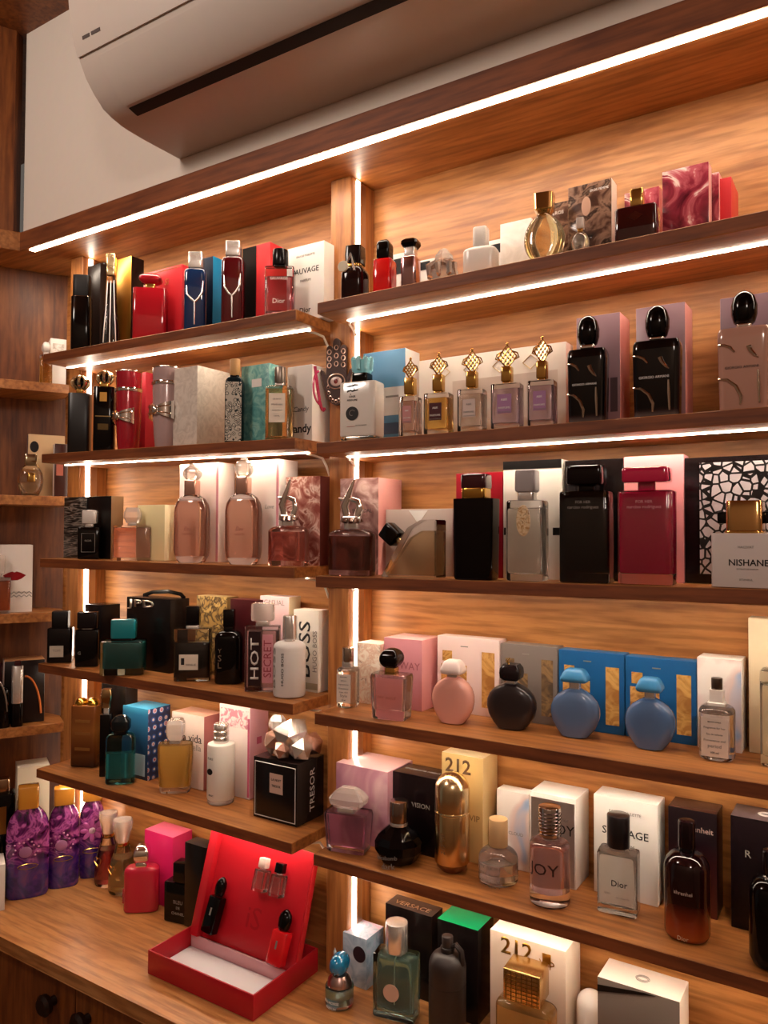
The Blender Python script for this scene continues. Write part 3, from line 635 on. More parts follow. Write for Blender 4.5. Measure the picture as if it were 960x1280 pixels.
bottle(g, 'clear framed bottle with dark vertical letters and a crystal cap', [('body', (CLEAR, glip('c87870')), None, 782, 1., {'n': 9, 'b': .002, 'fill': .93, 'wall': .004}), ('collar', SILV, 783, 775, 17), ('cap', CRYS, 776, 753.8, 29, {'n': 5, 'b': .003})])
plate(g.root, 'label', card('2a1416'), -g.w*.2, g.hz(822), g.w*.34, g.hz(788)-g.hz(855), g.fy); text(g.root, 'HOT', g.hz(797)-g.hz(848), -g.w*.2, g.hz(822), g.fy-.0005, INKW, hmax=g.w*.24, spin=R90, bold=.01)
plate(g.root, 'side_panel', PINK, g.w*.17, g.hz(822), g.w*.3, g.hz(792)-g.hz(852), g.fy); text(g.root, 'SECRET', g.hz(800)-g.hz(846), g.w*.17, g.hz(822), g.fy-.0005, mat('a03a4a', .5), spin=R90)
g = rf('L4', 343, 384, 769.6, vb=874)
bottle(g, 'white bottle with tall silver cap and vertical lettering at the right end', [('body', card('e4e0dc', .3), None, 801.5, 1., {'prof': 'sh12_55', 'b': .004}), ('neck', SILV, 803, 799, 14), ('cap', SILV, 800, 769.6, 18, {'b': .0015})])
text(g.root, 'BOSS', g.hz(808)-g.hz(858), -g.w*.24, g.hz(833), 0, INKGR, spin=R90, bend=g.w/2, hmax=.008); text(g.root, 'HUGO BOSS', g.hz(814)-g.hz(854), g.w*.12, g.hz(834), 0, INKK, spin=R90, bend=g.w/2, hmax=.0042, bold=.01)
g = xf('L4', 368, 399, 412, 764, vb=867, dmin=.03); carton(g, 'white box with large black vertical letters behind the white silver capped bottle', card('e7dfd4'), card('f2eadf'))
text(g.root, 'BOSS', g.h*.68, -g.w*.05, g.h*.52, g.fy, INKK, spin=R90, hmax=g.w*.46, bold=.008); text(g.root, 'HUGO BOSS', g.h*.5, g.w*.36, g.h*.5, g.fy, INKGR, spin=R90); plate(g.root, 'base_band', card('a89a80'), 0, g.h*.07, g.w*.96, g.h*.08, g.fy)
# ---------------------------------------------------------------- left bay, lowest shelf
g = bf('L5', 92, 134, 872, vb=963, d=.036, turn=.45)
BRN = mat('4a2410', .08, coat=1)
bottle(g, 'tall amber brown bottle with two rounded gold tops, leftmost on the lowest left shelf', [('body', zgrad([(0, '2a1208'), (.4, '6b3a18'), (.75, '8a5424'), (1, '6b3a18')], .1, .1), None, 880, 1., {'n': 9, 'b': .003})])
for s in (-1, 1): piece(g.root, 'cap', metal('c89a3c', .2), g.w*.46, g.d*.8, g.hz(882), g.hz(871.5), prof='dome', x=s*g.w*.235)
for k in (.3, .55, .75): plate(g.root, 'embossing', mat('8a5a2a', .2), 0, g.hz(880)*k, g.w*.6, .006, g.fy)
g = xf('L5', 130, 160, 167, 858, 1.025, dmin=.03); carton(g, 'black box behind the teal bottle with a looped cap', card('120d0c', .25), card('20140e'))
g = bf('L5', 128, 146, 861, .99, .022)
bottle(g, 'narrow dark bottle with gold cap standing before the black box', [('body', BLK, None, 892, 1., {'n': 5}), ('neck', SILV, 894, 882, 7), ('cap', metal('c8a878', .12), 884, 861, .9, {'n': 5, 'prof': [(0, .8), (.3, .7), (.5, 1), (.8, 1), (1, .8)]})])
g = bf('L5', 135, 175, 890, vb=984, d=.034)
bottle(g, 'teal green bottle with dark looped cap on the lowest left shelf', [('body', (glass('7fe0dc'), glip('20b4b8', .22)), None, 916, 1., {'n': 4, 'fill': .62, 'base': .012, 'prof': 'sh12_52', 'b': .004}), ('collar', BLK, 918, 912, 16), ('cap', gloss('151a1c', .1), 913, 895, 25, {'n': 3, 'prof': [(0, .8), (.2, 1), (.7, 1), (1, .6)]})])
bm = bmesh.new(); r = g.pw(9); tube(bm, [(r*math.cos(t), -.004, g.hz(902)+r*math.sin(t)) for t in [PI*i/10 for i in range(11)]], .0018, 6); link('cap_loop', bm, CHROME, g.root)
g = xf('L5', 157, 188.5, 216, 888, vb=978, dmin=.05, dmax=.095)
CIRC = vor([(0, 'd8c0c8'), (.12, 'c8506a'), (.2, 'e8e0dc'), (.3, '3a5a9a'), (.42, '26365c')], 62, 'F1', .35, 'CONSTANT', .35)
BLUEP = zgrad([(0, '1d2c44'), (.5, '20466c'), (.9, '2a74a0'), (1, '3a98c0')], g.h, .35)
carton(g, 'blue box with a side of coloured circles behind the teal green bottle', BLUEP, CIRC, card('4aa3cc')); plate(g.root, 'skyline_print', card('a8bcc8'), 0, g.h*.2, g.w*.8, g.h*.3, g.fy)
g = bf('L5', 199, 247, 899, vb=995, d=.034)
bottle(g, 'oval clear bottle of bright amber perfume with a clear faceted cap', [('body', (CLEAR, glip('ff9c18', .4, .7)), None, 928, 1., {'n': 3.2, 'fill': .96, 'base': .011, 'b': .004, 'prof': [(0, .8), (.04, .86), (.15, .88), (.6, .97), (.9, 1), (.96, .97), (1, .9)]}), ('collar', SILV, 929, 922, 15), ('cap', CRYS, 924, 899, 22, {'seg': 8, 'prof': [(0, .75), (.3, 1), (.8, 1), (1, .8)], 'ang': 10})])
g = xf('L5', 218, 258, 273.5, 897, vb=990, dmin=.05, dmax=.085); carton(g, 'white and rose box with thin dark letters behind the amber oval bottle', card('e6cfc2'), card('b5706a'), card('e0a890'))
text(g.root, 'la vida', g.w*.62, g.w*.12, g.h*.68, g.fy, INKK); text(g.root, 'es bella', g.w*.55, g.w*.14, g.h*.56, g.fy, INKGR)
g = rf('L5', 262, 297, 904, vb=1009)
bottle(g, 'white cylindrical bottle with chunky silver cap and a dark round print', [('body', card('e6dfd4', .3), 0.006, 928, 1., {'b': .004}), ('base', CRYS, None, 0.0075, .98), ('cap', SILV, 928.5, 904, 19.5, {'prof': [(0, .9), (.08, 1), (.3, 1), (.34, .9), (.42, 1), (.62, 1), (.66, .9), (.74, 1), (.95, 1), (1, .9)]})])
disc(g.root, 'round_print', INKK, -g.w*.06, g.hz(961), .0062, .0056, g.fy+.0004, .001); text(g.root, 'PURE', .014, -g.w*.05, g.hz(945), 0, INKGR, bend=g.w/2); text(g.root, 'MUSC', .011, 0, g.hz(990), 0, INKK, bend=g.w/2)
g = xf('L5', 277, 315, 335, 886, vb=1000, dmin=.05, dmax=.085); carton(g, 'white box edged in pink ornament behind the white cylindrical bottle', card('ecdcd6'), card('d9a0a8'), card('f0e0da'))
plate(g.root, 'ornament', pr([(.45, 'd28a98'), (.55, 'f0dcd8')], 90, 1, 2, .4), 0, g.h*.86, g.w*.9, g.h*.2, g.fy); plate(g.root, 'edge_band', PINKD, g.w*.46, g.h*.45, g.w*.06, g.h*.86, g.fy)
for k in (.3, .62): plate(g.root, 'rosette', PINKD, 0, g.h*k, g.d*.25, g.d*.25, g.w/2, side='right')
g = xf('L5', 320, 374, 407, 957, vb=1036, dmin=.06, dmax=.082)
carton(g, 'black box with a white outline and small label under the metallic gems', card('150f0f', .25), card('2a2422', .25), card('241a18', .2), name='perfume_box')
bm = bmesh.new(); y = g.fy-.0004; a, z0, z1 = g.w*.46, g.h*.05, g.h*.93; tube(bm, [(-a, y, z0), (a, y, z0), (a, y, z1), (-a, y, z1), (-a, y, z0)], .0008, 4); link('outline', bm, INKW, g.root)
plate(g.root, 'label', card('d8b8a8'), g.w*.03, g.h*.62, g.w*.3, g.h*.32, g.fy); text(g.root, 'LA NUIT', g.w*.22, g.w*.03, g.h*.68, g.fy-.0005, INKK); text(g.root, 'TRESOR', g.w*.2, g.w*.03, g.h*.58, g.fy-.0005, INKK)
text(g.root, 'TRESOR', g.h*.7, g.d*.05, g.h*.5, g.w/2, INKW, side='right', spin=R90, hmax=.012)
gt = g
# faceted metallic gems resting on the box
gems = [(-.026, -.012, .024, COPPER), (.006, -.004, .034, SILV), (.03, .018, .022, COPPER), (-.012, .02, .022, COPPER), (.032, -.014, .021, SILV), (.002, -.026, .016, COPPER)]
pl = Vector(gt.loc)
gr = empty('gem_ornament', (pl.x+.004, pl.y, pl.z+gt.h+.0005), 'cluster of large faceted copper and silver gems on the black outlined box', 'ornament')
for (x, y, r, m) in gems:
    bm = bmesh.new(); bmesh.ops.create_icosphere(bm, subdivisions=1, radius=r)
    for v in bm.verts: v.co *= random.uniform(.88, 1.08)
    bmesh.ops.transform(bm, matrix=Matrix.Translation((x, y, r*.95 if r < .025 else r*1.05)) @ Matrix.Rotation(random.uniform(0, 3), 4, Vector((1, .4, .7))), verts=bm.verts)
    lo = min(v.co.z for v in bm.verts)
    if lo < 0 or r < .022:
        for v in bm.verts: v.co.z -= lo
    link('gem', bm, m, gr, smooth=False)
piece(gr, 'gem', SILV, .034, .03, .038, .066, seg=6, x=-.026, y=-.004, prof=[(0, .6), (.3, 1), (.7, .9), (1, .5)], ang=5)

# ---------------------------------------------------------------- worktop, left
BERRY = pr([(.3, '1c0a30'), (.45, '43184f'), (.52, '7a2a72'), (.6, 'd070b0'), (.66, '8a3a8a'), (.8, '2a1a60')], 26, 2.6, 4, .12)
def lotion(g, label, hasflower=True):
    h = g.hz(1)*0
    top = g.hcap
    bottle(g, label, [('body', PURP, None, g.vsh, 1., {'n': 2.6, 'prof': [(0, .9), (.02, .97), (.05, 1), (.66, 1), (.76, .98), (.84, .91), (.9, .8), (.95, .64), (.985, .5), (1, .46)]}), ('cap', mat('c8862e', .22, coat=.8), g.vsh+1, g.vt, g.capw, {'b': .002})], name='lotion_bottle', cat='lotion bottle', group='purple lotion bottles')
    H = g.hz(g.vsh)
    if hasflower:                                                   # open flower on the front
        bm = bmesh.new()
        for k in range(8):
            a = 2*PI*k/8; cx, cz = .014*math.cos(a), .014*math.sin(a)
            aloft(bm, profile('ball', .01, .0035, -.01, .01, 0), 2, 10, M4=Matrix.Translation((cx, g.fy-.0004+abs(cx)*.14, H*.62+cz)) @ Matrix.Rotation(a-R90, 4, 'Y').inverted())
        link('flower', bm, mat('b85aa0', .25), g.root)
        bm = bmesh.new(); aloft(bm, profile('ball', .013, .006, H*.62-.0065, H*.62+.0065, 0), 2, 12, 0, g.fy-.0008); link('flower_centre', bm, mat('e8c0d8', .3), g.root)
    else:                                                           # round pale motif among small dots
        bm = bmesh.new(); aloft(bm, profile('ball', .024, .0045, H*.52-.011, H*.52+.011, 0), 2, 16, -.004, g.fy+.0003); link('round_motif', bm, mat('a06a92', .2), g.root)
        bm = bmesh.new(); tube(bm, [(-.004+.015*math.cos(t), g.fy+.0006, H*.52+.0145*math.sin(t)) for t in [2*PI*i/20 for i in range(21)]], .0009, 5); link('motif_ring', bm, mat('6a2a5c', .2), g.root)
        bm = bmesh.new()
        for k in range(11):
            a = -.4+k*.36; q = .019+.003*(k % 3); x = -.004+q*math.cos(a)
            if abs(x) < g.w*.42: aloft(bm, profile('ball', .0045, .003, H*.52+q*math.sin(a)-.002, H*.52+q*math.sin(a)+.002, 0), 2, 8, x, g.fy*math.sqrt(max(0, 1-abs(2*x/g.w)**2.6)))
        link('dots', bm, mat('d088b8', .25), g.root)
    bm = bmesh.new(); tube(bm, [(.018*math.cos(t)*(1 if g.w > .05 else .8), g.fy*.985-.0004, H*.36+.005*math.sin(t)) for t in [2*PI*i/16 for i in range(17)]], .0007, 5); link('emblem_ring', bm, GOLD, g.root)
def petalprint():
    m, t, p = newmat('petal_print')
    tc = t.nodes.new('ShaderNodeTexCoord'); sx = t.nodes.new('ShaderNodeSeparateXYZ'); t.links.new(tc.outputs['Object'], sx.inputs[0])
    n = t.nodes.new('ShaderNodeTexNoise'); n.inputs['Scale'].default_value = 26; n.inputs['Distortion'].default_value = 2.2; t.links.new(tc.outputs['Object'], n.inputs['Vector'])
    r1 = ramp(t, [(.35, '2c0a34'), (.47, '6a1f62'), (.55, 'c060a8'), (.62, '7a2a80'), (.75, '2c1450')]); t.links.new(n.outputs['Fac'], r1.inputs[0])
    r2 = ramp(t, [(.35, '241456'), (.5, '3a1f70'), (.66, '5a2868')]); t.links.new(n.outputs['Fac'], r2.inputs[0])
    d = t.nodes.new('ShaderNodeMapRange'); d.inputs['From Min'].default_value = .06; d.inputs['From Max'].default_value = .09; t.links.new(sx.outputs[2], d.inputs['Value'])
    mx = t.nodes.new('ShaderNodeMixRGB'); t.links.new(d.outputs[0], mx.inputs['Fac']); t.links.new(r2.outputs[0], mx.inputs['Color1']); t.links.new(r1.outputs[0], mx.inputs['Color2'])
    t.links.new(mx.outputs[0], p.inputs['Base Color']); p.inputs['Roughness'].default_value = .12; p.inputs['Coat Weight'].default_value = .7
    return m
PURP = petalprint()
for (u0, u1, vt, vb, vsh, cw, lab) in ((15, 69, 981, 1127.5, 1007.5, 26.5, 'purple flowered lotion bottle with amber cap, nearest of the three'), (66, 106, 983, 1114, 1003, 26, 'purple flowered lotion bottle with amber cap, middle of the three'), (105, 137, 976, 1101, 998, 25, 'purple flowered lotion bottle mostly under the lowest left shelf, last of the three')):
    g = bf('W', u0, u1, vt, vb=vb, d=.033, turn=1.0, ell=True); g.vsh = vsh; g.capw = cw; g.hcap = 0; lotion(g, lab, 'last' in lab)
def heartbottle(g, label, vs, liq):
    bottle(g, label, [('body', (CLEAR, glip(liq, .5)), None, vs, 1., {'prof': [(0, .86), (.03, .95), (.1, 1), (.35, .98), (.7, .8), (.92, .55), (1, .5)], 'fill': .75, 'base': .008}), ('neck', GOLD, vs+1, vs-5, .44), ('cap', CRYS, vs-4, g.vt, .72, {'prof': [(0, .6), (.3, .75), (.7, .95), (.9, 1), (1, .95)]})])
    bm = bmesh.new(); pts = []
    for i in range(25):
        t = 2*PI*i/24; x = .011*math.sin(t)**3; z = .0008*(13*math.cos(t)-5*math.cos(2*t)-2*math.cos(3*t)-math.cos(4*t))*.85; pts.append((x, -g.w*.46-.001, g.hz(vs)*.55+z))
    tube(bm, pts, .0008, 5); link('heart_charm', bm, GOLD, g.root)
g = rf('W', 124, 158, 1015, vb=1114); heartbottle(g, 'round bottle of dark red perfume with flared clear cap and gold heart', 1045, '7a0f14')
g = rf('W', 141, 177, 1024, vb=1124); heartbottle(g, 'round bottle of golden perfume with flared clear cap and gold heart', 1056, 'e0b050')
g = bf('W', 160, 207, 1054, vb=1146, d=.032, turn=.8)
bottle(g, 'rounded raspberry red bottle with a chrome ball cap', [('body', mat('d02440', .22, coat=.4, trans=.25), None, 1081, 1., {'n': 4, 'prof': 'sh12_60', 'b': .005}), ('neck', CHROME, 1083, 1077, 15), ('cap', CHROME, 1079, 1054, 20.5, {'prof': 'ball', 'df': 1})])
bm = bmesh.new()
for k in range(7): aloft(bm, profile('ball', .005, .004, g.hz(1125)+k*.004-.0022, g.hz(1125)+k*.004+.0022, 0), 2, 8, -g.w*.5, -g.d*.2)
link('beading', bm, gloss('a8182e'), g.root)
g = xf('W', 186, 221, 243, 1049, 1.05, dmin=.05); carton(g, 'hot pink box behind the raspberry red bottle', card('d81f62'), card('e8326c'), card('f06a8c'))
g = xf('W', 236, 262, 272, 1062, 1.02, dmin=.03); g.h = aty(262, 1062, 1.02).z+.725; carton(g, 'tall black box behind the flat black bottle on the worktop', card('120d0c', .25), card('1c1412', .3), card('2a2220', .3))
g = bf('W', 210, 258, 1076, vb=1160, d=.03, turn=.25)
bottle(g, 'flat black bottle with white lettering beside the red gift box', [('body', gloss('0a0808', .1), None, 1101, 1., {'n': 10, 'b': .0025}), ('neck', SILV, 1102, 1099, 13), ('cap', gloss('0c0909', .15), 1100, 1076, 19, {'n': 10, 'b': .002})])
for k, (s, ww) in enumerate((('BLEU', .3), ('DE', .12), ('CHANEL', .42), ('PARFUM', .3))): text(g.root, s, g.w*ww, 0, g.hz(1124+k*7+(k == 3)*8), g.fy, INKGR)
# red gift box with its tilted panel
gx0, gx1, gy0, gy1, gz = -1.019, -.7885, .879, 1.036, -.725+CZ
gb = empty('gift_box', ((gx0+gx1)/2, (gy0+gy1)/2, gz+.0004), 'open red gift box on the worktop with a tilted red display panel', 'gift box')
W2, D2, H = (gx1-gx0)/2, (gy1-gy0)/2, .038; REDC = card('b01a26', .3); REDP = mat('c01c28', .3)
for nm, a in (('bottom', (-W2, W2, -D2, D2, 0, .002)), ('front_wall', (-W2, W2, -D2, -D2+.0025, .002, H)), ('back_wall', (-W2, W2, D2-.0025, D2, .002, H)), ('side_wall', (-W2, -W2+.0025, -D2+.0025, D2-.0025, .002, H)), ('side_wall', (W2-.0025, W2, -D2+.0025, D2-.0025, .002, H))): block(gb, nm, REDC, *a, bev=.0004)
block(gb, 'paper_lining', card('e4e0e2'), -W2+.003, W2-.003, -D2+.003, .012, .002, .006); block(gb, 'inner_rim', card('d9a8ac'), -W2+.003, W2-.003, .013, .016, .002, .026)
ty = .02; lean = math.radians(17); Mp = Matrix.Translation((0, ty, .024)) @ Matrix.Rotation(-lean, 4, 'X'); PH = .178
block(gb, 'display_panel', REDP, -W2+.022, W2-.004, 0, .004, 0, PH, .0006, Mp); block(gb, 'side_flap', gloss('c8202c', .25), -W2+.004, -W2+.0215, -.012, .006, 0, PH, .0006, Mp); block(gb, 'side_flap', gloss('d0262e', .25), W2-.0035, W2-.0005, 0, .012, .0, PH, .0006, Mp)
o = text(gb, 'iS', .03, .012, .055, 0, mat('a81420', .3), hmax=.034); o.data.transform(Mp)
def onpanel(x, z, y=0): return Mp @ Vector((x, y, z))
Mg = Matrix.Translation(gb.location)
def mini(x, z, label, capm):
    r = empty('perfume_sample', Mg @ onpanel(x, z, -.0125), label, 'perfume sample', 'miniatures on the red panel'); r.rotation_euler = (-lean, 0, 0)
    piece(r, 'body', CLEAR, .024, .019, 0, .034, n=8, b=.0015); piece(r, 'perfume', glip('d85a50'), .019, .014, .005, .031, n=8); piece(r, 'collar', SILV, .011, .011, .034, .037); piece(r, 'cap', capm, .016, .014, .0365, .052, n=6, b=.001)
mini(.022, .1, 'small clear miniature with pale cap on the red panel', card('f0d8cc')); mini(.058, .1, 'small clear miniature with black cap on the red panel', BLK)
def lipbottle(x, z, label, bcol, H1, w, tilt):
    r = empty('perfume_sample', Mg @ onpanel(x, z, -.0135), label, 'perfume sample', 'upright samples on the red panel'); r.rotation_euler = (-lean, tilt, 0)
    piece(r, 'body', bcol, w, .02, 0, H1, n=6, b=.002); piece(r, 'collar', metal('8a2028', .2), w*.55, .012, H1, H1+.002); piece(r, 'cap', BLK, w*.8, .018, H1+.0015, H1+.032, n=2, prof=[(0, .7), (.15, .9), (.5, 1), (.75, .85), (.92, .5), (1, .15)]); plate(r, 'emblem', INKGR, 0, H1*.6, .003, .012, -.01)
lipbottle(-.068, .014, 'small black sample bottle with curved black cap on the red panel', BLK, .058, .026, .1); lipbottle(.083, .006, 'small bright red sample bottle with black cap on the red panel', gloss('d8181e', .2), .05, .03, .06)
# ---------------------------------------------------------------- corner unit at the far left
g = lf('A', 46, 62, 428, .06, .03); bottle(g, 'small amber bottle with white ball cap on the highest corner shelf', [('body', (CLEAR, glip('f0921e', .5)), None, 446, 1., {'n': 6, 'fill': .9}), ('neck', WHITE, 447, 441, .4), ('cap', WHITE, 442, 428, .62, {'prof': 'ball', 'df': 1})])
g = lf('A', 58, 78, 427, .09, .05); carton(g, 'white box behind the small amber bottle on the highest corner shelf', WHITE, card('fdf4e8')); plate(g.root, 'window_print', pr([(.4, 'f4efe8'), (.6, 'b8a898')], 60), 0, g.h*.75, g.w*.7, g.h*.3, g.fy)
g = lf('B', 66, 83, 556, .05, .03); carton(g, 'dark box with a pale side at the right of the second corner shelf', card('3a1c16', .3), card('efe4dc')); plate(g.root, 'leaf_print', card('a85a48'), -g.w*.1, g.h*.6, g.w*.5, g.h*.4, g.fy)
gl = g
g = lf('B', 21, 54, 568, .045, .04)
bottle(g, 'round gold tinted glass bottle on the second corner shelf', [('body', (CLEAR, glip('d8b078')), None, 582, 1., {'n': 2.4, 'prof': [(0, .55), (.04, .66), (.25, .9), (.5, 1), (.75, .92), (.95, .6), (1, .5)], 'fill': .85}), ('cap', metal('cbb592', .15), 583, 568, .5, {'b': .002}), ('medallion', GOLD, 603, 592, .32, {'df': 1.04})])
g = lf('B', 33, 79, 545, .0925, .03); g.z0 += 0; carton(g, 'pale wooden toned box with a dark oval print on the second corner shelf', card('d8b488'), card('7a5a58')); disc(g.root, 'oval_print', card('1c1010'), -g.w*.33, g.h*.8, g.w*.12, g.h*.09, g.fy)
g = lf('C', 0, 40, 681, .07, .085); carton(g, 'white box printed with red lips and wavy lines on the third corner shelf', card('e8dcd2'), card('f8ece0'))
bm = bmesh.new(); lw, lz, cx = g.w*.36, g.h*.54, -g.w*.06
pts = [(-1, .05), (-.55, .3), (-.18, .42), (0, .33), (.18, .42), (.55, .3), (1, .05), (.6, -.28), (.25, -.42), (-.25, -.42), (-.6, -.28)]
lo = [bm.verts.new((cx+lw*x, g.fy-.0005, lz+lw*z)) for x, z in pts]; hi = [bm.verts.new((cx+lw*x, g.fy+.0001, lz+lw*z)) for x, z in pts]
bm.faces.new(lo); bm.faces.new(hi[::-1])
for k in range(len(pts)): bm.faces.new((lo[k], hi[k], hi[(k+1) % len(pts)], lo[(k+1) % len(pts)]))
link('lips_print', bm, gloss('8a1018', .2), g.root)
for q in (.24, .29):
    bm = bmesh.new(); tube(bm, [(g.w/2+.0004, -g.d*.48+g.d*.94*i/14, g.h*q+(.0022 if i % 2 else -.0022)+g.h*.02) for i in range(15)], .0008, 4); tube(bm, [(-g.w*.3+g.w*.78*i/10, g.fy-.0004, g.h*q+(.0022 if i % 2 else -.0022)) for i in range(11)], .0008, 4); link('wavy_line', bm, INKK, g.root)
g = lf('C', -16, 15, 694, .0135, .024); bottle(g, 'low clear bottle of orange red perfume before the lips box', [('body', (CLEAR, glip('d8501e', .45)), None, 722, 1., {'n': 6, 'fill': .9}), ('neck', SILV, 723, 717, .3), ('cap', CRYS, 718, 694, .5)])
g = lf('D', 8, 58, 823, .064, .062); carton(g, 'dark box with an orange curve and pale side on the lowest corner shelf', card('1a0f0d', .3), card('e8ddd6'), card('c08a5c'))
bm = bmesh.new(); tube(bm, [(g.w*(.0+.42*math.sin(t)), g.fy-.0004, g.h*(.05+.7*math.cos(t))) for t in [i/10*1.45 for i in range(11)]], .0022, 5); link('curve_print', bm, card('c86a2a'), g.root)
g = lf('D', -22, 17, 829, .0145, .026); bottle(g, 'dark glass bottle with a curved silver loop at the left picture edge', [('body', BLK, None, 858, 1., {'n': 4, 'prof': 'sh20_50'}), ('cap', gloss('2a1012'), 859, 829, .5)])
bm = bmesh.new(); tube(bm, [(g.w*.42*math.sin(t), g.fy-.001, .01+g.hz(852)*math.cos(t)*.95) for t in [i/8*1.5-.2 for i in range(9)]], .002, 6); link('silver_loop', bm, CHROME, g.root)
g = lf('D', 18, 33, 826, .011, .02); bottle(g, 'slim bottle with a long silver cap and dark foot on the lowest corner shelf', [('body', BLK, None, 878, 1., {'n': 3}), ('cap', SILV, 879, 832, 1.0, {'n': 3}), ('button', gloss('3a0c12'), 833, 826, .55)])
g = lf('W', -14, 26, 972, -.022, .04)
bottle(g, 'large black bottle with gold label and ornate cap at the lower left', [('body', BLK, None, 990, 1., {'n': 9, 'b': .003}), ('cap', metal('c0a080', .2), 991, 972, .62, {'n': 8, 'b': .003})]); plate(g.root, 'label', metal('b07a3a', .35), 0, g.hz(1022), g.w*.4, g.hz(1004)-g.hz(1038), g.fy)
g = lf('W', 26, 66, 953, .055, .06); carton(g, 'plain pale box behind the purple lotion bottles', card('efe2c4'), card('fbf0d8'))
g = lf('W', -34, 14, 1077, -.105, .06); carton(g, 'low white box cut by the left picture edge on the worktop', card('cfc4ba'), card('c4b8ae'), card('efe6dc'))
# ================================================================== right bay
# ---------------------------------------------------------------- hamsa plaque hanging on the centre post
def hand_plaque():
    p0 = aty(421, 508, 1.034); p1 = aty(421, 424, 1.034); H = p1.z-p0.z; W = H*.5
    r = empty('hand_amulet', (p0.x+.001, 1.0345, p0.z+CZ), 'dark ornate open hand amulet with an eye hanging on the centre upright', 'amulet')
    r.rotation_euler = (0, 0, .25)
    bm = bmesh.new(); d = .0065
    RX = Matrix.Rotation(R90, 4, 'X')
    def slabp(pts, th=d):
        lo = [bm.verts.new((x, -th, z)) for x, z in pts]; hi = [bm.verts.new((x, 0, z)) for x, z in pts]; n = len(pts)
        f = [bm.faces.new(lo), bm.faces.new(hi[::-1])]
        for i in range(n): bm.faces.new((lo[i], hi[i], hi[(i+1) % n], lo[(i+1) % n]))
    palm = []
    for i in range(28):
        t = 2*PI*i/28; palm.append((W*.36*math.cos(t)*(1 if math.sin(t) > 0 else .92), H*.3+H*.29*math.sin(t)))
    slabp(palm)
    for cx, w, z0, z1 in ((0, .115, .45, 1.0), (-.22, .1, .42, .9), (.22, .1, .42, .9)):
        pts = [(W*(cx-w), H*z0)] + [(W*(cx-w*math.cos(a)), H*(z1-.07)+H*.07*math.sin(a)) for a in [PI*i/10 for i in range(11)]] + [(W*(cx+w), H*z0)]
        slabp(pts, d*.9)
    for s in (-1, 1):                                      # curled thumbs
        pts = [(s*W*.3, H*.2), (s*W*.4, H*.3), (s*W*.46, H*.42), (s*W*.52, H*.5), (s*W*.5, H*.55), (s*W*.43, H*.53), (s*W*.36, H*.46), (s*W*.28, H*.4)]
        slabp(pts[::s], d*.85)
    link('hand', bm, mat('3a2420', .35, coat=.3), r)
    bm = bmesh.new()
    for cx, zs in ((0, (.62, .74, .86)), (-.22, (.6, .7, .8)), (.22, (.6, .7, .8))):
        for z in zs: tube(bm, [(W*cx+W*.06*math.cos(t), -d-.0003, H*z+H*.035*math.sin(t)) for t in [2*PI*i/12 for i in range(13)]], .0009, 5)
    for k in range(9):
        t = PI+PI*k/8; tube(bm, [(W*.25*math.cos(t)+W*.045*math.cos(q), -d-.0003, H*.28+H*.22*math.sin(t)+H*.025*math.sin(q)) for q in [2*PI*i/8 for i in range(9)]], .0007, 4)
    tube(bm, [(W*.27*math.cos(t), -d-.0003, H*.36+H*.11*math.sin(t)) for t in [2*PI*i/20 for i in range(21)]], .001, 5)
    link('filigree', bm, metal('c8a898', .3), r)
    bm = bmesh.new(); aloft(bm, profile('ball', W*.36, .003, -H*.07, H*.07, 0), 2, 16, M4=Matrix.Translation((0, -d-.0004, H*.36))); link('eye', bm, mat('c8b0a8', .2), r)
    bm = bmesh.new(); aloft(bm, profile('ball', W*.16, .0036, -H*.042, H*.042, 0), 2, 14, M4=Matrix.Translation((0, -d-.0008, H*.36))); link('iris', bm, mat('6a2a28', .15), r)
hand_plaque()
# ---------------------------------------------------------------- highest right shelf
g = bf('R1', 422, 463, 310, .962, .04)
bottle(g, 'dark brown squat bottle with slanted cap and a round gold charm at the upright', [('body', gloss('1f0c0a', .08), None, 336, 1., {'n': 4, 'prof': 'sh25_55', 'b': .004}), ('neck', GOLD, 337, 331, 19), ('cap', gloss('150c0c', .1), 332, 310, 22, {'n': 7, 'prof': [(0, .95), (.5, .98), (1, .92)]})])
bm = bmesh.new(); aloft(bm, [(0, .008, .008), (.0015, .009, .009), (.003, .008, .008)], 2, 20, M4=Matrix.Translation((-g.w*.3, g.fy-.0005, g.hz(338))) @ Matrix.Rotation(R90, 4, 'X')); link('charm', bm, mat('cdbfa4', .4), g.root)
bm = bmesh.new(); tube(bm, [(-g.w*.2, g.fy*.7, g.hz(331)), (-g.w*.02, g.fy*.9, g.hz(322)), (g.w*.08, g.fy*.95, g.hz(332)), (g.w*.17, g.fy-.0005, g.hz(344))], .0016, 6); link('cord', bm, SILV, g.root)
g = bf('R1', 463.5, 496, 300, .968, .03)
bottle(g, 'bright red bottle with a rounded black cap on the highest right shelf', [('body', gloss('d01416', .12), None, 326, 1., {'n': 6, 'b': .004}), ('collar', BLK, 327, 324, 14), ('cap', BLK, 325, 300.5, 17, {'prof': 'dome', 'df': .8})])
g = bf('R1', 499, 526, 300, .968, .028)
bottle(g, 'small mirrored rosy bottle with a faceted black cap', [('body', metal('caa2a4', .12), None, 322, 1., {'n': 6, 'prof': 'sh10_60', 'b': .003}), ('neck', SILV, 323, 310, 14), ('cap', BLK, 311, 300, 22, {'seg': 8, 'prof': [(0, .75), (.4, 1), (.75, .95), (1, .6)], 'ang': 5, 'df': .9})])
g = xf('R1', 478, 508, 513, 315, 1.03, dmin=.03); carton(g, 'low white and dark box behind the red and mirrored bottles', WHITE, card('3a2a24')); plate(g.root, 'dark_band', BLKM, 0, g.h*.75, g.w*.98, g.h*.3, g.fy)
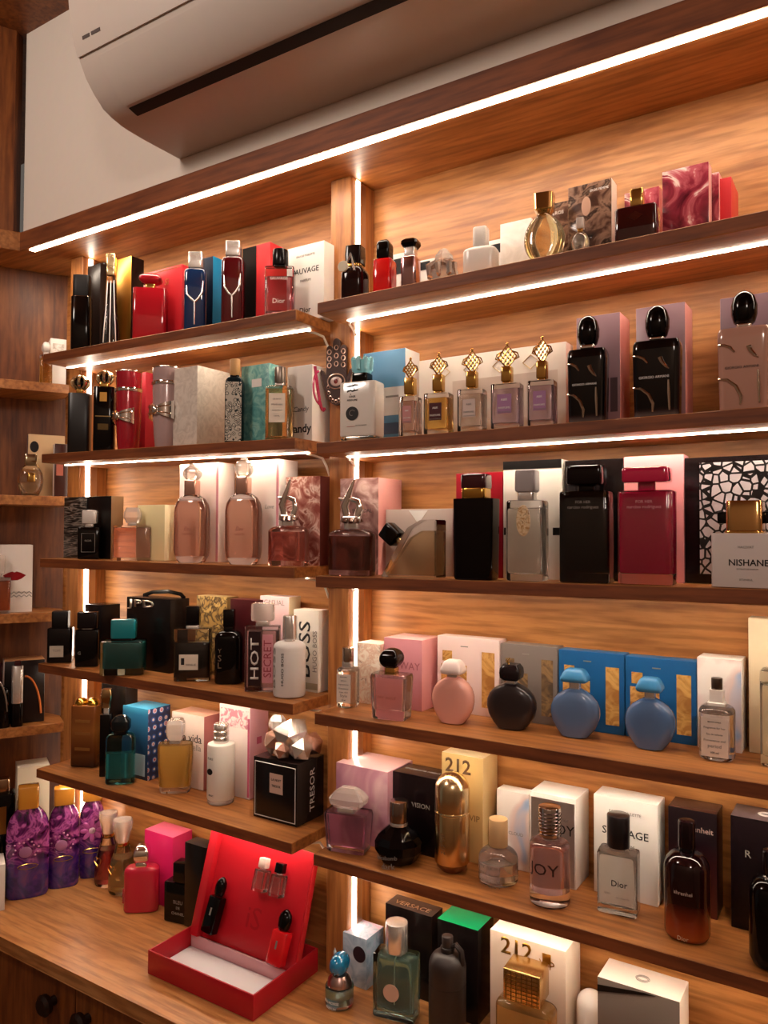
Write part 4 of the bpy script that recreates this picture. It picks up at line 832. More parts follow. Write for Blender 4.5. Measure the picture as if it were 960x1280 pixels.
g = xf('R1', 512, 545, 551, 322, 1.03, dmin=.03); carton(g, 'low white box behind the crystal sculpted bottle', WHITE, card('e8d8c8')); plate(g.root, 'dark_band', BLKM, -g.w*.1, g.h*.85, g.w*.7, g.h*.2, g.fy)
g = rf('R1', 532, 575, 312, .992)
r = empty('perfume_bottle', g.loc, 'sculpted crystal and chrome bottle shaped like a knotted bow', 'perfume bottle')
piece(r, 'body', CRYS, g.w*.9, g.d*.7, 0, g.h*.62, prof='ball', seg=10, ang=5)
bm = bmesh.new()
for k in range(7):
    a = 2*PI*k/7+.3; c, s = math.cos(a), math.sin(a); rr = g.w*.42
    tube(bm, [(0, 0, g.h*.45), (rr*.5*c, rr*.4*s-.006, g.h*.62), (rr*c, rr*.6*s-.008, g.h*.52), (rr*1.0*c, rr*.6*s-.006, g.h*.3), (rr*.4*c, rr*.4*s-.004, g.h*.2)], [.003, .0045, .005, .004, .002], 6)
link('bow', bm, mat('d8c8be', .18, metal=.75), r); piece(r, 'stopper', CRYS, g.w*.62, g.w*.45, g.h*.58, g.h, prof=[(0, .4), (.3, 1), (.6, .9), (1, .35)], seg=7, ang=5)
g = bf('R1', 576, 626, 285.6, .97, .032)
FROST = mat('e8dfd6', .35, coat=.3)
bottle(g, 'milky white bottle with a straight white cap on the highest right shelf', [('body', FROST, None, 311, 1., {'n': 4, 'prof': 'sh16_50', 'b': .004}), ('cap', FROST, 311, 285.6, 18, {'n': 5, 'b': .002})])
g = xf('R1', 612, 619, 624, 300, 1.045, dmin=.02); g.w = .05; carton(g, 'narrow white box with a dark band behind the milky white bottle', WHITE); plate(g.root, 'dark_band', BLKM, 0, g.h*.82, g.w*.96, g.h*.18, g.fy)
g = xf('R1', 625, 664, 668, 272, 1.03, dmin=.025); carton(g, 'plain white box beside the round gold bottle', pr([(.4, 'e6ddd4'), (.6, 'f2eae2')], 30, 2)); 
g = bf('R1', 655, 707, 245, .97, .03, turn=.5, ell=True)
bottle(g, 'round flat bottle of golden perfume with a tall gold cap', [('body', (CLEAR, glip('e6bd58')), None, 270, 1., {'n': 2.4, 'prof': [(0, .42, .8), (.03, .5, .9)] + [(.5-.5*math.cos(PI*t/16)*.97, math.sin(PI*(t+.001)/16)*.985+.015, 1) for t in range(4, 16)] + [(1, .2, .6)], 'fill': .93, 'base': .006}), ('collar', GOLD, 273, 267, 12), ('cap', metal('d8b878', .12), 269, 245, 25, {'n': 6, 'prof': [(0, .6), (.15, .75), (.2, .95), (1, 1)]})])
MODELP = pr([(.32, '1c1210'), (.46, '4a3026'), (.55, '8a6a58'), (.6, '2e1e1a'), (.72, 'b89880')], 34, .6, 6, .2)
g = xf('R1', 685, 712, 714, 250, 1.035, dmin=.02); carton(g, 'small brown picture box half behind the round gold bottle', MODELP, WHITE); text(g.root, 'EROS', g.w*.5, 0, g.h*.86, g.fy, INKW)
g = xf('R1', 711, 766, 770, 222, 1.01, dmin=.025); carton(g, 'tall brown picture box of a woman beside the round gold bottle', MODELP, card('e8d4c4')); text(g.root, 'EROS FEMME', g.w*.42, g.w*.22, g.h*.9, g.fy, INKW)
bm = bmesh.new(); aloft(bm, profile('ball', g.w*.22, .0012, g.h*.6, g.h*.84, 0), 2, 16, -g.w*.08, g.fy); link('face_print', bm, card('c49a84'), g.root)
g = bf('R1', 713, 740, 273, .966, .022)
bottle(g, 'small round clear bottle before the brown picture box', [('body', (CLEAR, glip('f4e2b8')), None, 290, 1., {'n': 2.4, 'prof': 'ball', 'fill': .8}), ('neck', GOLD, 291, 286, 7), ('cap', CRYS, 287, 273, 10, {'n': 5})])
g = bf('R1', 769, 828, 238, .968, .034)
bottle(g, 'dark maroon rectangular bottle with a gold cap on the highest right shelf', [('body', mat('2e0608', .06, coat=1), None, 262, 1., {'n': 9, 'b': .004}), ('neck', GOLD, 263, 259, 14), ('cap', GOLD, 260, 238, 17, {'n': 7, 'b': .002})])
disc(g.root, 'diamond_emblem', metal('5a2a20', .3), 0, g.hz(276), .009, .006, g.fy, .0006, 4, -PI/4)
REDF = pr([(.3, '4a1420'), (.46, '8a2c3c'), (.54, 'b85a64'), (.6, 'f0d8d0'), (.63, '8a2c3c'), (.75, '5a1c2c')], 22, 1.4, 6, .14)
g = xf('R1', 782, 826, 829, 232, 1.04, dmin=.02); carton(g, 'reddish foil box behind the dark maroon bottle', REDF, card('c86a70'))
g = xf('R1', 830, 889, 894, 201, 1.002, dmin=.012, dmax=.02); carton(g, 'large shiny crimson foil box on the highest right shelf', REDF, card('f0b4ac'), card('f0c8c0'))
g = xf('R1', 889, 902, 907, 214, 1.025, dmin=.016); carton(g, 'narrow crimson foil box right behind the large shiny one', REDF, card('f0b0a8'))
g = xf('R1', 905, 908, 917, 222, 1.03, dmin=.04); g.w = .02; carton(g, 'thin plain red box at the right end of the highest right shelf', card('c8242c'), card('e04a40'))

# ---------------------------------------------------------------- second right shelf
g = bf('R2', 423, 481, 447, .958, .036, turn=.25)
bottle(g, 'square white bottle with a turquoise crown cap by the centre upright', [('body', mat('e8e0d6', .15, coat=.6), .006, 479, 1., {'n': 10, 'b': .003}), ('base', CLEAR, None, .0062, .98, {'n': 10}), ('neck', BLK, 480, 468, 21), ('cap', mat('8fdcea', .08, coat=1), 469, 452, 24, {'n': 4, 'prof': [(0, .75), (.3, .9), (1, 1)]})])
bm = bmesh.new()
for k in range(8):
    a = 2*PI*k/8; rr = g.pw(11.5)
    M4 = Matrix.Translation((rr*math.cos(a), rr*math.sin(a), g.hz(464)))
    aloft(bm, [(0, .003, .003), (g.hz(447)-g.hz(464)-.003, .0042, .0042), (g.hz(447)-g.hz(464), .001, .001)], 2, 6, M4=M4)
link('crown_points', bm, mat('a4e6f2', .06, coat=1), g.root)
ox = -g.w*.13
for s, ww, v in (('HAIR', .18, 498), ('PERFUME', .28, 502.5)): text(g.root, s, g.w*ww, ox, 0*g.h+g.hz(v), g.fy-.0001, INKK)
bm = bmesh.new(); y = g.fy-.0004                                     # two strokes of brush script
for v, pts in ((485, ((-.16, -.4), (-.08, 0), (.02, .3), (.07, 1), (.16, .7))), (491, ((-.14, -1.2), (-.12, 0), (-.04, .6), (.0, -.5), (.06, .2), (.16, .5)))):
    tube(bm, [(ox+g.w*q, y, g.hz(v)+s*.0016) for q, s in pts], [.0005]+[.0011]*(len(pts)-2)+[.0006], 5)
for q, v in ((.0, 482.5), (-.05, 495), (.05, 488.5)): aloft(bm, profile('ball', .002, .001, g.hz(v)-.0009, g.hz(v)+.0009, 0), 2, 6, ox+g.w*q, y)
link('script', bm, INKK, g.root)
disc(g.root, 'round_print', INKK, ox, g.hz(519), .0105, .0105, g.fy-.0002, .0008)
bm = bmesh.new(); tube(bm, [(ox+.006*math.cos(t)*(1-t*.1), g.fy-.0011, g.hz(519)+.006*math.sin(t)*(1-t*.1)) for t in [.6+i*.4 for i in range(12)]], .0006, 5); link('curl', bm, INKGR, g.root)
text(g.root, 'EAU DE PARFUM', g.w*.3, ox+g.w*.24, g.hz(534), g.fy-.0001, INKGR); plate(g.root, 'red_line', card('b86a62'), ox-.002, g.hz(535), g.w*.22, .0006, g.fy-.0001)
g = xf('R2', 453, 506, 524, 435, 1.02, dmin=.04); carton(g, 'box with blue top half and white lower half behind the turquoise crowned bottle', card('5d8fb4'), card('e8e4e2'), card('e8e4e2')); plate(g.root, 'white_panel', card('d8d2cc'), .004, g.h*.45, g.w*.9, g.h*.3, g.fy); plate(g.root, 'label', INKGR, g.w*.2, g.h*.5, g.w*.3, .003, g.fy-.0005); plate(g.root, 'skyline_print', card('4a5a72'), g.w*.2, g.h*.16, g.w*.5, g.h*.12, g.fy)
def ornate(u0, u1, vb_top, vc_top, vc_bot, cu, label, liq, lab, k):
    g = bf('R2', u0, u1, vc_top-6, .958, .028, turn=.3)
    bottle(g, label, [('body', (CLEAR, glip(liq, k)), None, vb_top, 1., {'n': 9, 'fill': .88, 'base': .008, 'b': .002}), ('collar', GOLD, vb_top+.5, vb_top-3, 10.5), ('cap', metal('dcb060', .15), vb_top-3, vc_bot, 13.5, {'b': .0015})], group='ornate gold capped bottles')
    z0, z1 = g.hz(vc_bot), g.hz(vc_top); c = (z0+z1)/2; hh = (z1-z0)/2*1.15; ww = g.pw(cu)/2*.8; bm = bmesh.new()
    tube(bm, [(0, 0, c-hh), (ww, 0, c), (0, 0, c+hh), (-ww, 0, c), (0, 0, c-hh)], .0014, 6)
    for q in (-.5, 0, .5):
        tube(bm, [(-ww*(.5-q*.5), 0, c+hh*(.5+q*.5)*1-hh*0), (ww*(.5+q*.5), 0, c-hh*(.5-q*.5))], .0011, 5); tube(bm, [(ww*(.5-q*.5), 0, c+hh*(.5+q*.5)), (-ww*(.5+q*.5), 0, c-hh*(.5-q*.5))], .0011, 5)
    for s in (-1, 1): tube(bm, [(s*ww*.6, 0, c-hh*.35), (s*ww*1.25, 0, c-hh*.1), (s*ww*1.05, 0, c+hh*.3), (s*ww*.6, 0, c+hh*.45)], .0011, 5)
    aloft(bm, profile('ball', .004, .004, c+hh-.001, c+hh+.004, 0), 2, 8)
    link('finial', bm, metal('e0b468', .18), g.root)
    plate(g.root, 'label', lab, 0, g.hz(vb_top)*.54, g.w*.48, g.hz(vb_top)*.42, g.fy-.0001)
    text(g.root, 'A&K', g.w*.22, 0, g.hz(vb_top)*.63, g.fy-.0007, INKW if lab is not LABW else INKGR); text(g.root, 'PARFUMS', g.w*.4, 0, g.hz(vb_top)*.45, g.fy-.0007, INKW if lab is not LABW else INKGR); text(g.root, 'EAU DE PARFUM', g.w*.45, 0, g.hz(vb_top)*.36, g.fy-.0007, INKGR)
    return g
LABW = card('d8c4bc'); LABM = card('a87aa0'); LABP = card('c88a88'); LABD = card('4a1a20')
ornate(497, 528, 497, 452, 473, 20, 'ornate gold capped bottle of peach pink perfume, leftmost of the row', 'f0987a', LABP, .3)
ornate(528, 568, 493, 446, 469, 24, 'ornate gold capped bottle of orange perfume with a dark label', 'f8a020', LABD, .4)
ornate(570, 610, 488, 441, 465, 27, 'ornate gold capped bottle of almost clear perfume with a pale label', 'f4d8c0', LABW, .3)
ornate(612, 656, 481, 434, 459, 31, 'ornate gold capped bottle of lavender perfume beside the clear one', 'c8a0c0', LABM, .35)
ornate(658, 698, 477, 426, 452, 26, 'ornate gold capped bottle of lavender perfume, last before the black bottles', 'c8a0c0', LABM, .35)
g = xf('R2', 523, 708, 715, 427, 1.03, dmin=.03); carton(g, 'long cream gift set box behind the ornate gold capped bottles', card('e6dacd'), card('f0e6da')); plate(g.root, 'window_print', card('d4c2b4'), g.w*.1, g.h*.45, g.w*.7, g.h*.5, g.fy)
bm = bmesh.new()
for k in range(4):
    cx = -g.w*.32+k*g.w*.2; tube(bm, [(cx-.012, g.fy-.0004, g.h*.82), (cx, g.fy-.0004, g.h*.74), (cx+.012, g.fy-.0004, g.h*.82), (cx, g.fy-.0004, g.h*.9), (cx-.012, g.fy-.0004, g.h*.82)], .0006, 4)
link('ornament', bm, INKG, g.root)
def muse(u0, u1, vt, vc, vs, label, bm_, liq, oc):
    g = bf('R2', u0, u1, vt, .96, .036, turn=.3)
    bottle(g, label, [('body', bm_, None, vs, 1., {'n': 6, 'b': .004, 'prof': [(0, .86, .95), (.015, .93, 1), (.85, 1, 1), (.93, .99, .98), (.975, .93, .85), (1, .3, .4)], 'fill': .9, 'base': .01}), ('collar', CHROME, vs+.5, vc-1, 19), ('cap', BLK, vc, vt, oc, {'prof': [(0, .55), (.08, .8), (.3, .98), (.55, 1), (.8, .82), (.93, .5), (1, .12)], 'n': 2.3, 'df': .8})])
    H = g.hz(vs); y = g.fy-.0006; w = g.w; m = metal('dcc8b4', .15)
    bm = bmesh.new(); tube(bm, [(-w*.47, y*.9, H*.78), (-w*.36, y, H*.775), (-w*.24, y, H*.74), (-w*.16, y, H*.68)], [.001, .0016, .0018, .001], 6); link('gold_wave', bm, m, g.root)
    bm = bmesh.new(); tube(bm, [(-w*.47, y*.9, H*.38), (-w*.3, y, H*.36), (-w*.14, y, H*.28), (-w*.05, y, H*.16), (-w*.06, y, H*.06)], [.001, .0018, .002, .002, .001], 6); link('gold_wave', bm, m, g.root)
    bm = bmesh.new(); tube(bm, [(w*.1, y, H*.74), (w*.14, y, H*.68), (w*.22, y, H*.62), (w*.28, y, H*.59)], [.003, .0026, .0018, .0006], 6); link('gold_wave', bm, m, g.root)
    bm = bmesh.new(); tube(bm, [(w*.27, y, H*.45), (w*.275, y, H*.3), (w*.29, y, H*.07)], [.001, .0017, .0012], 6); link('gold_wave', bm, m, g.root)
    text(g.root, 'GIORGIO ARMANI', w*.62, -w*.03, H*.5, g.fy-.0001, INKW if bm_ is not BEIGE else INKK); return g
BEIGE = mat('b98a78', .15, coat=.8)
SIBODY = zgrad([(0, '6a5c58'), (.09, '2a1a1a'), (.13, '080506'), (1, '080506')], .085, .06)
muse(708, 764, 395, 434, 437, 'glossy black bottle with gold curves, left one of the two on the second right shelf', SIBODY, None, 28)
muse(790, 856, 382, 424, 426, 'glossy black bottle with gold curves, right one of the two on the second right shelf', SIBODY, None, 31)
muse(897, 968, 364, 407, 410, 'beige bottle with gold curves and rounded black cap near the right edge', BEIGE, None, 34)
g = xf('R2', 721, 776, 788, 390, 1.018, dmin=.03); carton(g, 'mauve box with pink side behind the left glossy black bottle', card('8e7078', .3), card('d8958e')); plate(g.root, 'window_print', card('4a3438'), g.w*.36, g.h*.28, g.w*.16, g.h*.3, g.fy)
g = xf('R2', 796, 858, 867, 377, 1.018, dmin=.025); carton(g, 'mauve box with pink side behind the right glossy black bottle', card('8e7078', .3), card('d8958e'))
g = xf('R2', 902, 982, 990, 362, 1.02, dmin=.025); carton(g, 'dark mauve box behind the beige bottle', card('7a6068', .3), card('c08a84'))
# ---------------------------------------------------------------- middle right shelf
g = bf('R3', 411, 469, 600, .956, .04, turn=.3, ell=True); scandal(g, 'dark rosy bottle with sculpted silver figure at the left end of the right bay', 600, 652, 661, '6a2418', .6)
g = xf('R3', 425, 473, 502, 597, 1.018, dmin=.03); carton(g, 'greyish foil box with pink side behind the dark rosy figure bottle', pr([(.35, '7a5450'), (.5, 'a8807a'), (.6, 'd0b0a8'), (.7, '8a625c')], 22, 2, 3, .2), card('e8a49c'), card('c89a90')); text(g.root, 'SCANDAL', g.w*.5, g.w*.08, g.h*.66, g.fy, INKK)
g = xf('R3', 482, 566, 568, 636, 1.03, dmin=.03); carton(g, 'wide low grey box behind the leaning angular bottle', card('b8a69c'), card('c8b8ae')); bm = bmesh.new(); vv = [bm.verts.new(p) for p in ((-g.w*.14, g.fy-.0004, g.h*.98), (0, g.fy-.0004, g.h*.78), (g.w*.14, g.fy-.0004, g.h*.98))]; bm.faces.new(vv); ex = bmesh.ops.extrude_face_region(bm, geom=bm.faces[:]); bmesh.ops.translate(bm, vec=(0, .0004, 0), verts=[v for v in ex['geom'] if isinstance(v, bmesh.types.BMVert)]); link('chevron', bm, WHITE, g.root, smooth=False)
# leaning angular bottle: clear trapezoid with a slanted neck and black cap
yb = .972; pa, pb = aty(476, 716, yb), aty(545, 716, yb); pt = aty(545, 650, yb); z0 = shz('R3', pa.x)
Wg, Hg = pb.x-pa.x, pt.z-z0
r = empty('perfume_bottle', ((pa.x+pb.x)/2, yb+.015, z0+CZ+.0004), 'leaning angular clear bottle of amber perfume with a black cap on its slanted side', 'perfume bottle')
def wedge(name, m, ins, y0, y1, top=1.):
    pts = [(-Wg/2+ins*1.8, ins), (Wg/2-ins, ins), (Wg/2-ins, Hg*top-ins), (Wg*.22+ins*.3, Hg*top-ins), (-Wg*.02+ins, Hg*.86*top-ins)]
    bm = bmesh.new(); lo = [bm.verts.new((x, y0, z)) for x, z in pts]; hi = [bm.verts.new((x, y1, z)) for x, z in pts]; n = len(pts); bm.faces.new(lo); bm.faces.new(hi[::-1])
    for i in range(n): bm.faces.new((lo[i], hi[i], hi[(i+1) % n], lo[(i+1) % n]))
    bmesh.ops.bevel(bm, geom=bm.edges[:], offset=.0012, segments=2, affect='EDGES'); return link(name, bm, m, r)
wedge('body', CLEAR, 0, -.016, .016); wedge('perfume', glip('d89a50', .35), .004, -.012, .012, .86)
Mc = Matrix.Translation((-Wg*.22, 0, Hg*.6)) @ Matrix.Rotation(math.radians(-52), 4, 'Y')
bm = bmesh.new(); aloft(bm, profile('std', .011, .011, .0, .008, .001), 2, 20, M4=Mc); link('collar', bm, CHAMP, r)
bm = bmesh.new(); aloft(bm, profile('std', .026, .026, .007, .034, .002), 6, 24, M4=Mc); link('cap', bm, BLK, r)
g = bf('R3', 565, 626, 593, .956, .036, turn=.2)
bottle(g, 'tall black rectangular bottle with a dark and gold cap', [('body', gloss('080304', .09), None, 624, 1., {'n': 9, 'b': .003, 'prof': [(0, .9, .95), (.02, .95, 1), (1, 1, 1)]}), ('collar', metal('c89a48', .18), 624, 611, 32, {'n': 6}), ('cap', gloss('3a0c14', .1), 611.5, 593.5, 34, {'n': 6, 'b': .002})])
g = xf('R3', 570, 628, 630, 590, 1.02, dmin=.03); carton(g, 'dark red box behind the tall black rectangular bottle', card('8e1220', .3), card('8e1220', .3))
g = xf('R3', 629, 702, 704, 574, 1.02, dmin=.03); carton(g, 'white box with a black band and black squares behind the grey capped bottle', card('ddd6cc'), card('e8e0d6')); plate(g.root, 'black_band', BLKM, 0, g.h*.965, g.w, g.h*.07, g.fy)
for q in (-.42, .18, .42): plate(g.root, 'square_print', BLKM, g.w*q, g.h*.4, g.w*.13, .0105, g.fy)
g = bf('R3', 631, 687, 588, .957, .036, turn=.25)
bottle(g, 'clear square bottle with a pale grey cap and a golden medallion', [('body', (CLEAR, glip('f6e6cc')), None, 626, 1., {'n': 9, 'fill': .9, 'base': .01, 'b': .003}), ('neck', SILV, 627, 615, 21), ('cap', card('a8a0a0', .3), 616, 588, 27, {'n': 6, 'b': .003})])
bm = bmesh.new(); aloft(bm, profile('ball', g.w*.38, .003, g.h*.4, g.h*.68, 0), 2, 20, 0, g.fy-.0003); link('medallion', bm, pr([(.4, 'b88a58'), (.55, 'e8d0a8'), (.7, '8a6038')], 120, 2, 3, .3), g.root)
g = xf('R3', 706, 779, 780, 573, 1.022, dmin=.03); carton(g, 'black box behind the black bottle with a T shaped cap', card('140e0e', .2), card('140e0e', .2))
def tbottle(u0, u1, vt, vn, vs, capw, label, bodym, capm, tm):
    g = bf('R3', u0, u1, vt, .957, .038, turn=.2)
    bottle(g, label, [('body', (CLEAR, bodym), None, vs, 1., {'n': 10, 'fill': .985, 'base': .0135, 'wall': .0025, 'b': .0025}), ('neck', capm, vs+.5, vn-1, .32, {'n': 5}), ('cap', capm, vn, vt, capw, {'n': 8, 'b': .003})])
    H = g.hz(vs)
    text(g.root, 'FOR HER', g.w*.3, 0, H*.88, g.fy-.0001, tm); text(g.root, 'narciso rodriguez', g.w*.62, 0, H*.82, g.fy-.0001, tm); return g
tbottle(698, 769, 583, 607, 615, 46, 'large glossy black bottle with a T shaped black cap', gloss('0c0405', .08), gloss('0c0405', .08), INKGR)
g = xf('R3', 780, 855, 857, 568, 1.022, dmin=.03); carton(g, 'pale pink box behind the crimson bottle', card('eda0a4'), card('eda0a4'))
tbottle(771, 847, 585, 604, 614, 60, 'large crimson pink bottle with a T shaped crimson cap', mat('b81440', .1, coat=1), mat('c01a48', .08, coat=1), mat('e88aa0', .4))
g = xf('R3', 856, 1010, 1012, 566, 1.022, dmin=.03); carton(g, 'wide black gift box with a white lattice panel near the right edge', card('150c0e', .25), card('150c0e', .25))
LAT = vor([(0, '0c0506'), (.09, '0c0506'), (.095, 'd6cdd2')], 88, rnd=.75)
plate(g.root, 'lattice_panel', LAT, g.w*.06, g.h*.515, g.w*.86, g.h*.88, g.fy)
g = bf('R3', 888, 976, 626.6, .956, .045, turn=.05)
bottle(g, 'square white bottle with a large ribbed gold cap before the lattice gift box', [('body', card('d8ccc6', .35), None, 667, 1., {'n': 14, 'b': .0015}), ('collar', GOLD, 667.5, 664, 50), ('cap', metal('d0a468', .15), 665, 626.6, 46, {'prof': [(0, .95), (.03, 1), (.94, 1), (1, .95)]})])
for s in (-1, 1): piece(g.root, 'knob', BLK, .012, .01, g.hz(655), g.hz(640), n=4, x=s*g.pw(29))
text(g.root, 'NISHANE', g.w*.6, g.w*.08, g.h*0+g.hz(703), g.fy, INKK, bold=.012); text(g.root, 'EXTRAIT DE PARFUM', g.w*.32, g.w*.06, g.hz(711), g.fy, INKGR); text(g.root, 'HACIVAT', g.w*.24, g.w*.04, g.hz(684), g.fy, INKGR); text(g.root, 'ISTANBUL', g.w*.2, g.w*.04, g.hz(724), g.fy, INKGR)

# ---------------------------------------------------------------- second lowest right shelf
def lablabel(g, z0, z1, w, lines, bend=None):
    y = g.fy-.0002; plate(g.root, 'label', card('e4d8cc'), 0, (z0+z1)/2, w, z1-z0, y, bend)
    n = len(lines)
    for k, (s, ww) in enumerate(lines): text(g.root, s, w*ww, 0, z1-(z1-z0)*(k+.7)/(n+.4), y-.0005, INKK if k in (0, n-1) else INKGR, bend=None if bend is None else bend+.0006)
LABL = [('BEACH WALK', .5), ('REPLICA', .4), ('Fragrance for her', .72), ('Provenance', .66), ('Calvi 1972', .6), ('Style', .5), ('50 ml', .26)]
g = bf('R4', 420, 453, 809, vb=887, d=.034, turn=.3)
bottle(g, 'apothecary bottle with silver cap and white label by the centre upright', [('body', (CLEAR, glip('f0c8a0')), None, 833, 1., {'n': 4, 'prof': 'sh10_50', 'fill': .88, 'b': .003}), ('neck', SILV, 834, 826, 13), ('cap', metal('c8b8a8', .2), 827, 809, 15.5, {'n': 2, 'b': .001})]); lablabel(g, g.hz(876), g.hz(841), g.w*.78, LABL)
FLW = pr([(.4, 'efe4d4'), (.55, 'd8b49c'), (.6, 'efe4d4'), (.7, 'b08a78')], 60, 1.5, 3)
g = xf('R4', 447, 476, 483, 806, 1.045, dmin=.04); carton(g, 'cream box with small floral print between the apothecary bottle and pink box', FLW, FLW, card('f2e8da'))
g = xf('R4', 480.6, 528, 552, 801, vb=890, dmin=.05, dmax=.075); carton(g, 'tall pink box behind the square bottle with a black ball cap', card('cf8a94'), card('e8a4a4'), card('f0c0bc')); text(g.root, 'MY WAY', g.w*.9, .0, g.h*.62, g.fy, mat('a05a64', .5))
g = bf('R4', 462, 519, 810, vb=902, d=.036, turn=.3)
bottle(g, 'square clear bottle of pink perfume with a black ball cap', [('body', (CLEAR, glip('eba08e')), None, 842, 1., {'n': 8, 'fill': .92, 'base': .014, 'wall': .005, 'b': .004, 'prof': [(0, .84), (.03, .9), (.5, .96), (.93, 1), (1, .96)]}), ('collar', GOLD, 843, 834, 15), ('cap', BLK, 836, 810, 25, {'prof': 'ball', 'df': 1})])
text(g.root, 'MY WAY', g.w*.5, 0, g.hz(870), g.fy-.0002, mat('b07060', .4))
def roundbottle(u0, u1, vt, vcb, vs, vb, cw, label, bodym, capm, cprof, d=.03, ys=None):
    g = bf('R4', u0, u1, vt, vb=vb, d=d, turn=.25, ell=True)
    H = [(0, .46, .82), (.02, .54, .95), (.14, .74, 1), (.3, .92, 1), (.47, 1, 1), (.62, .985, 1), (.76, .88, .99), (.87, .7, .95), (.95, .46, .85), (1, .26, .6)]
    bottle(g, label, [('body', bodym, None, vs, 1., {'n': 2.8, 'prof': H, 'ang': 25}), ('neck', SILV, vs+1, vcb-1, 13), ('cap', capm, vcb, vt, cw, {'prof': cprof, 'df': 1})]); return g
CPF = [(0, .85), (.06, .93), (.2, 1), (.35, .98), (.75, .8), (.92, .66), (1, .5)]
def winbox(u0, u1, u2, vt, label, col, side, wincol, yf=1.07):
    g = xf('R4', u0, u1, u2, vt, yf, dmin=.028, dmax=.034); carton(g, label, col, side, side)
    w = g.w
    for nm, x, z, ww, hh in (('window', w*.33, g.h*.47, w*.2, g.h*.72), ('window', -w*.22, g.h*.42, w*.42, g.h*.42), ('window', -w*.33, g.h*.74, w*.16, g.h*.14)):
        plate(g.root, nm, wincol, x, z, ww, hh, g.fy)
    plate(g.root, 'crest', INKGR, -w*.05, g.h*.88, w*.12, .0014, g.fy); return g
WIN = pr([(.35, 'a8743c'), (.5, 'd8a860'), (.6, 'b98548')], 30, 2, 3, .15)
g = winbox(547, 624, 625, 801, 'pale pink box with cut out windows behind the frosted pink round bottle', card('e8cfca'), card('f0d8d2'), WIN)
g = winbox(626, 696, 697, 810, 'grey brown box with cut out windows behind the black round bottle', card('7d726c', .35), card('8a7f78'), pr([(.35, '5a4a3c'), (.5, '9a7a54'), (.6, '6e5a46')], 30, 2, 3, .15))
g = winbox(698, 779, 780, 819, 'left of the two blue boxes with cut out windows', card('1c5a92', .35), card('2a6aa2'), WIN)
g = winbox(781, 869, 870, 828, 'right of the two blue boxes with cut out windows', card('1c5a92', .35), card('2a6aa2'), WIN)
roundbottle(541, 593, 825, 842, 846, 907, 29, 'frosted pink round bottle with a pale domed cap', mat('e0a092', .25, coat=.4), card('ecd8d2', .3), CPF)
g = roundbottle(609, 670, 830, 850, 854, 914, 27, 'dark charcoal round bottle with a black cap', mat('241c1e', .3, coat=.3), gloss('1a1214', .15), [(0, .7), (.15, .95), (.45, 1), (.75, .95), (1, .7)])
bm = bmesh.new(); tube(bm, [(-.004, 0, g.h-.002), (-.006, 0, g.h+.004), (-.003, 0, g.h+.008)], [.002, .0016, .0008], 6); link('cap_loop', bm, GOLD, g.root)
roundbottle(688, 749, 836, 852, 861, 924, 35, 'slate blue round bottle with a blue cap before the left blue box', mat('566f94', .2, coat=.5), mat('3f86b8', .25), CPF)
roundbottle(780, 843, 847, 864, 873, 939, 34, 'slate blue round bottle with a blue cap before the right blue box', mat('4e6c96', .2, coat=.5), mat('3f86b8', .25), CPF)
CLOUD = pr([(.38, 'ece4de'), (.5, 'dcc4c0'), (.57, 'a8b8d4'), (.66, '6f9ac8'), (.8, 'b4c4dc')], 13, .8, 2, .4)
g = xf('R4', 870, 925, 931, 826, vb=942, dmin=.03); carton(g, 'white box with a soft blue cloud print behind the apothecary bottle with dark cap', CLOUD, card('f0e8e0'), card('f6eee6'))
g = bf('R4', 869, 920, 847.5, vb=953, d=.046, turn=.2)
bottle(g, 'large apothecary bottle with dark cap and white label before the cloud print box', [('body', (CLEAR, glip('f6d8c0')), None, 881, 1., {'n': 3, 'prof': 'sh14_52', 'fill': .86, 'base': .009, 'b': .004}), ('collar', card('e8e0d8', .3), 882, 862, 19, {'prof': [(0, 1.2), (.2, 1.2), (.25, .95), (1, .95)]}), ('cap', metal('6a5a50', .3), 863, 847.5, 14.5, {'n': 2, 'b': .001})])
lablabel(g, g.hz(941), g.hz(893), g.w*.74, [('BEACH WALK', .5), ('Fragrance for her', .8), ('Eau de toilette', .6), ('Provenance and', .8), ('period', .5), ('100 ml', .3)])
g = xf('R4', 934, 1012, 1015, 777, vb=942, dmin=.03); carton(g, 'tall cream box at the right edge of the second lowest right shelf', card('e8d6b4'), card('e8d6b4'), card('f4e6c8'))
g = bf('R4', 947, 1004, 818, vb=962, d=.034, turn=.1)
bottle(g, 'tall clear bottle cut by the right edge before the cream box', [('body', (CLEAR, glip('f0e0b8')), None, 838, 1., {'n': 9, 'fill': .85, 'base': .012, 'b': .003}), ('neck', SILV, 839, 832, 15), ('cap', CHAMP, 833, 818, 20)]); plate(g.root, 'label', card('6a1a1a'), g.w*.12, g.hz(866), g.w*.5, .018, g.fy-.0001)

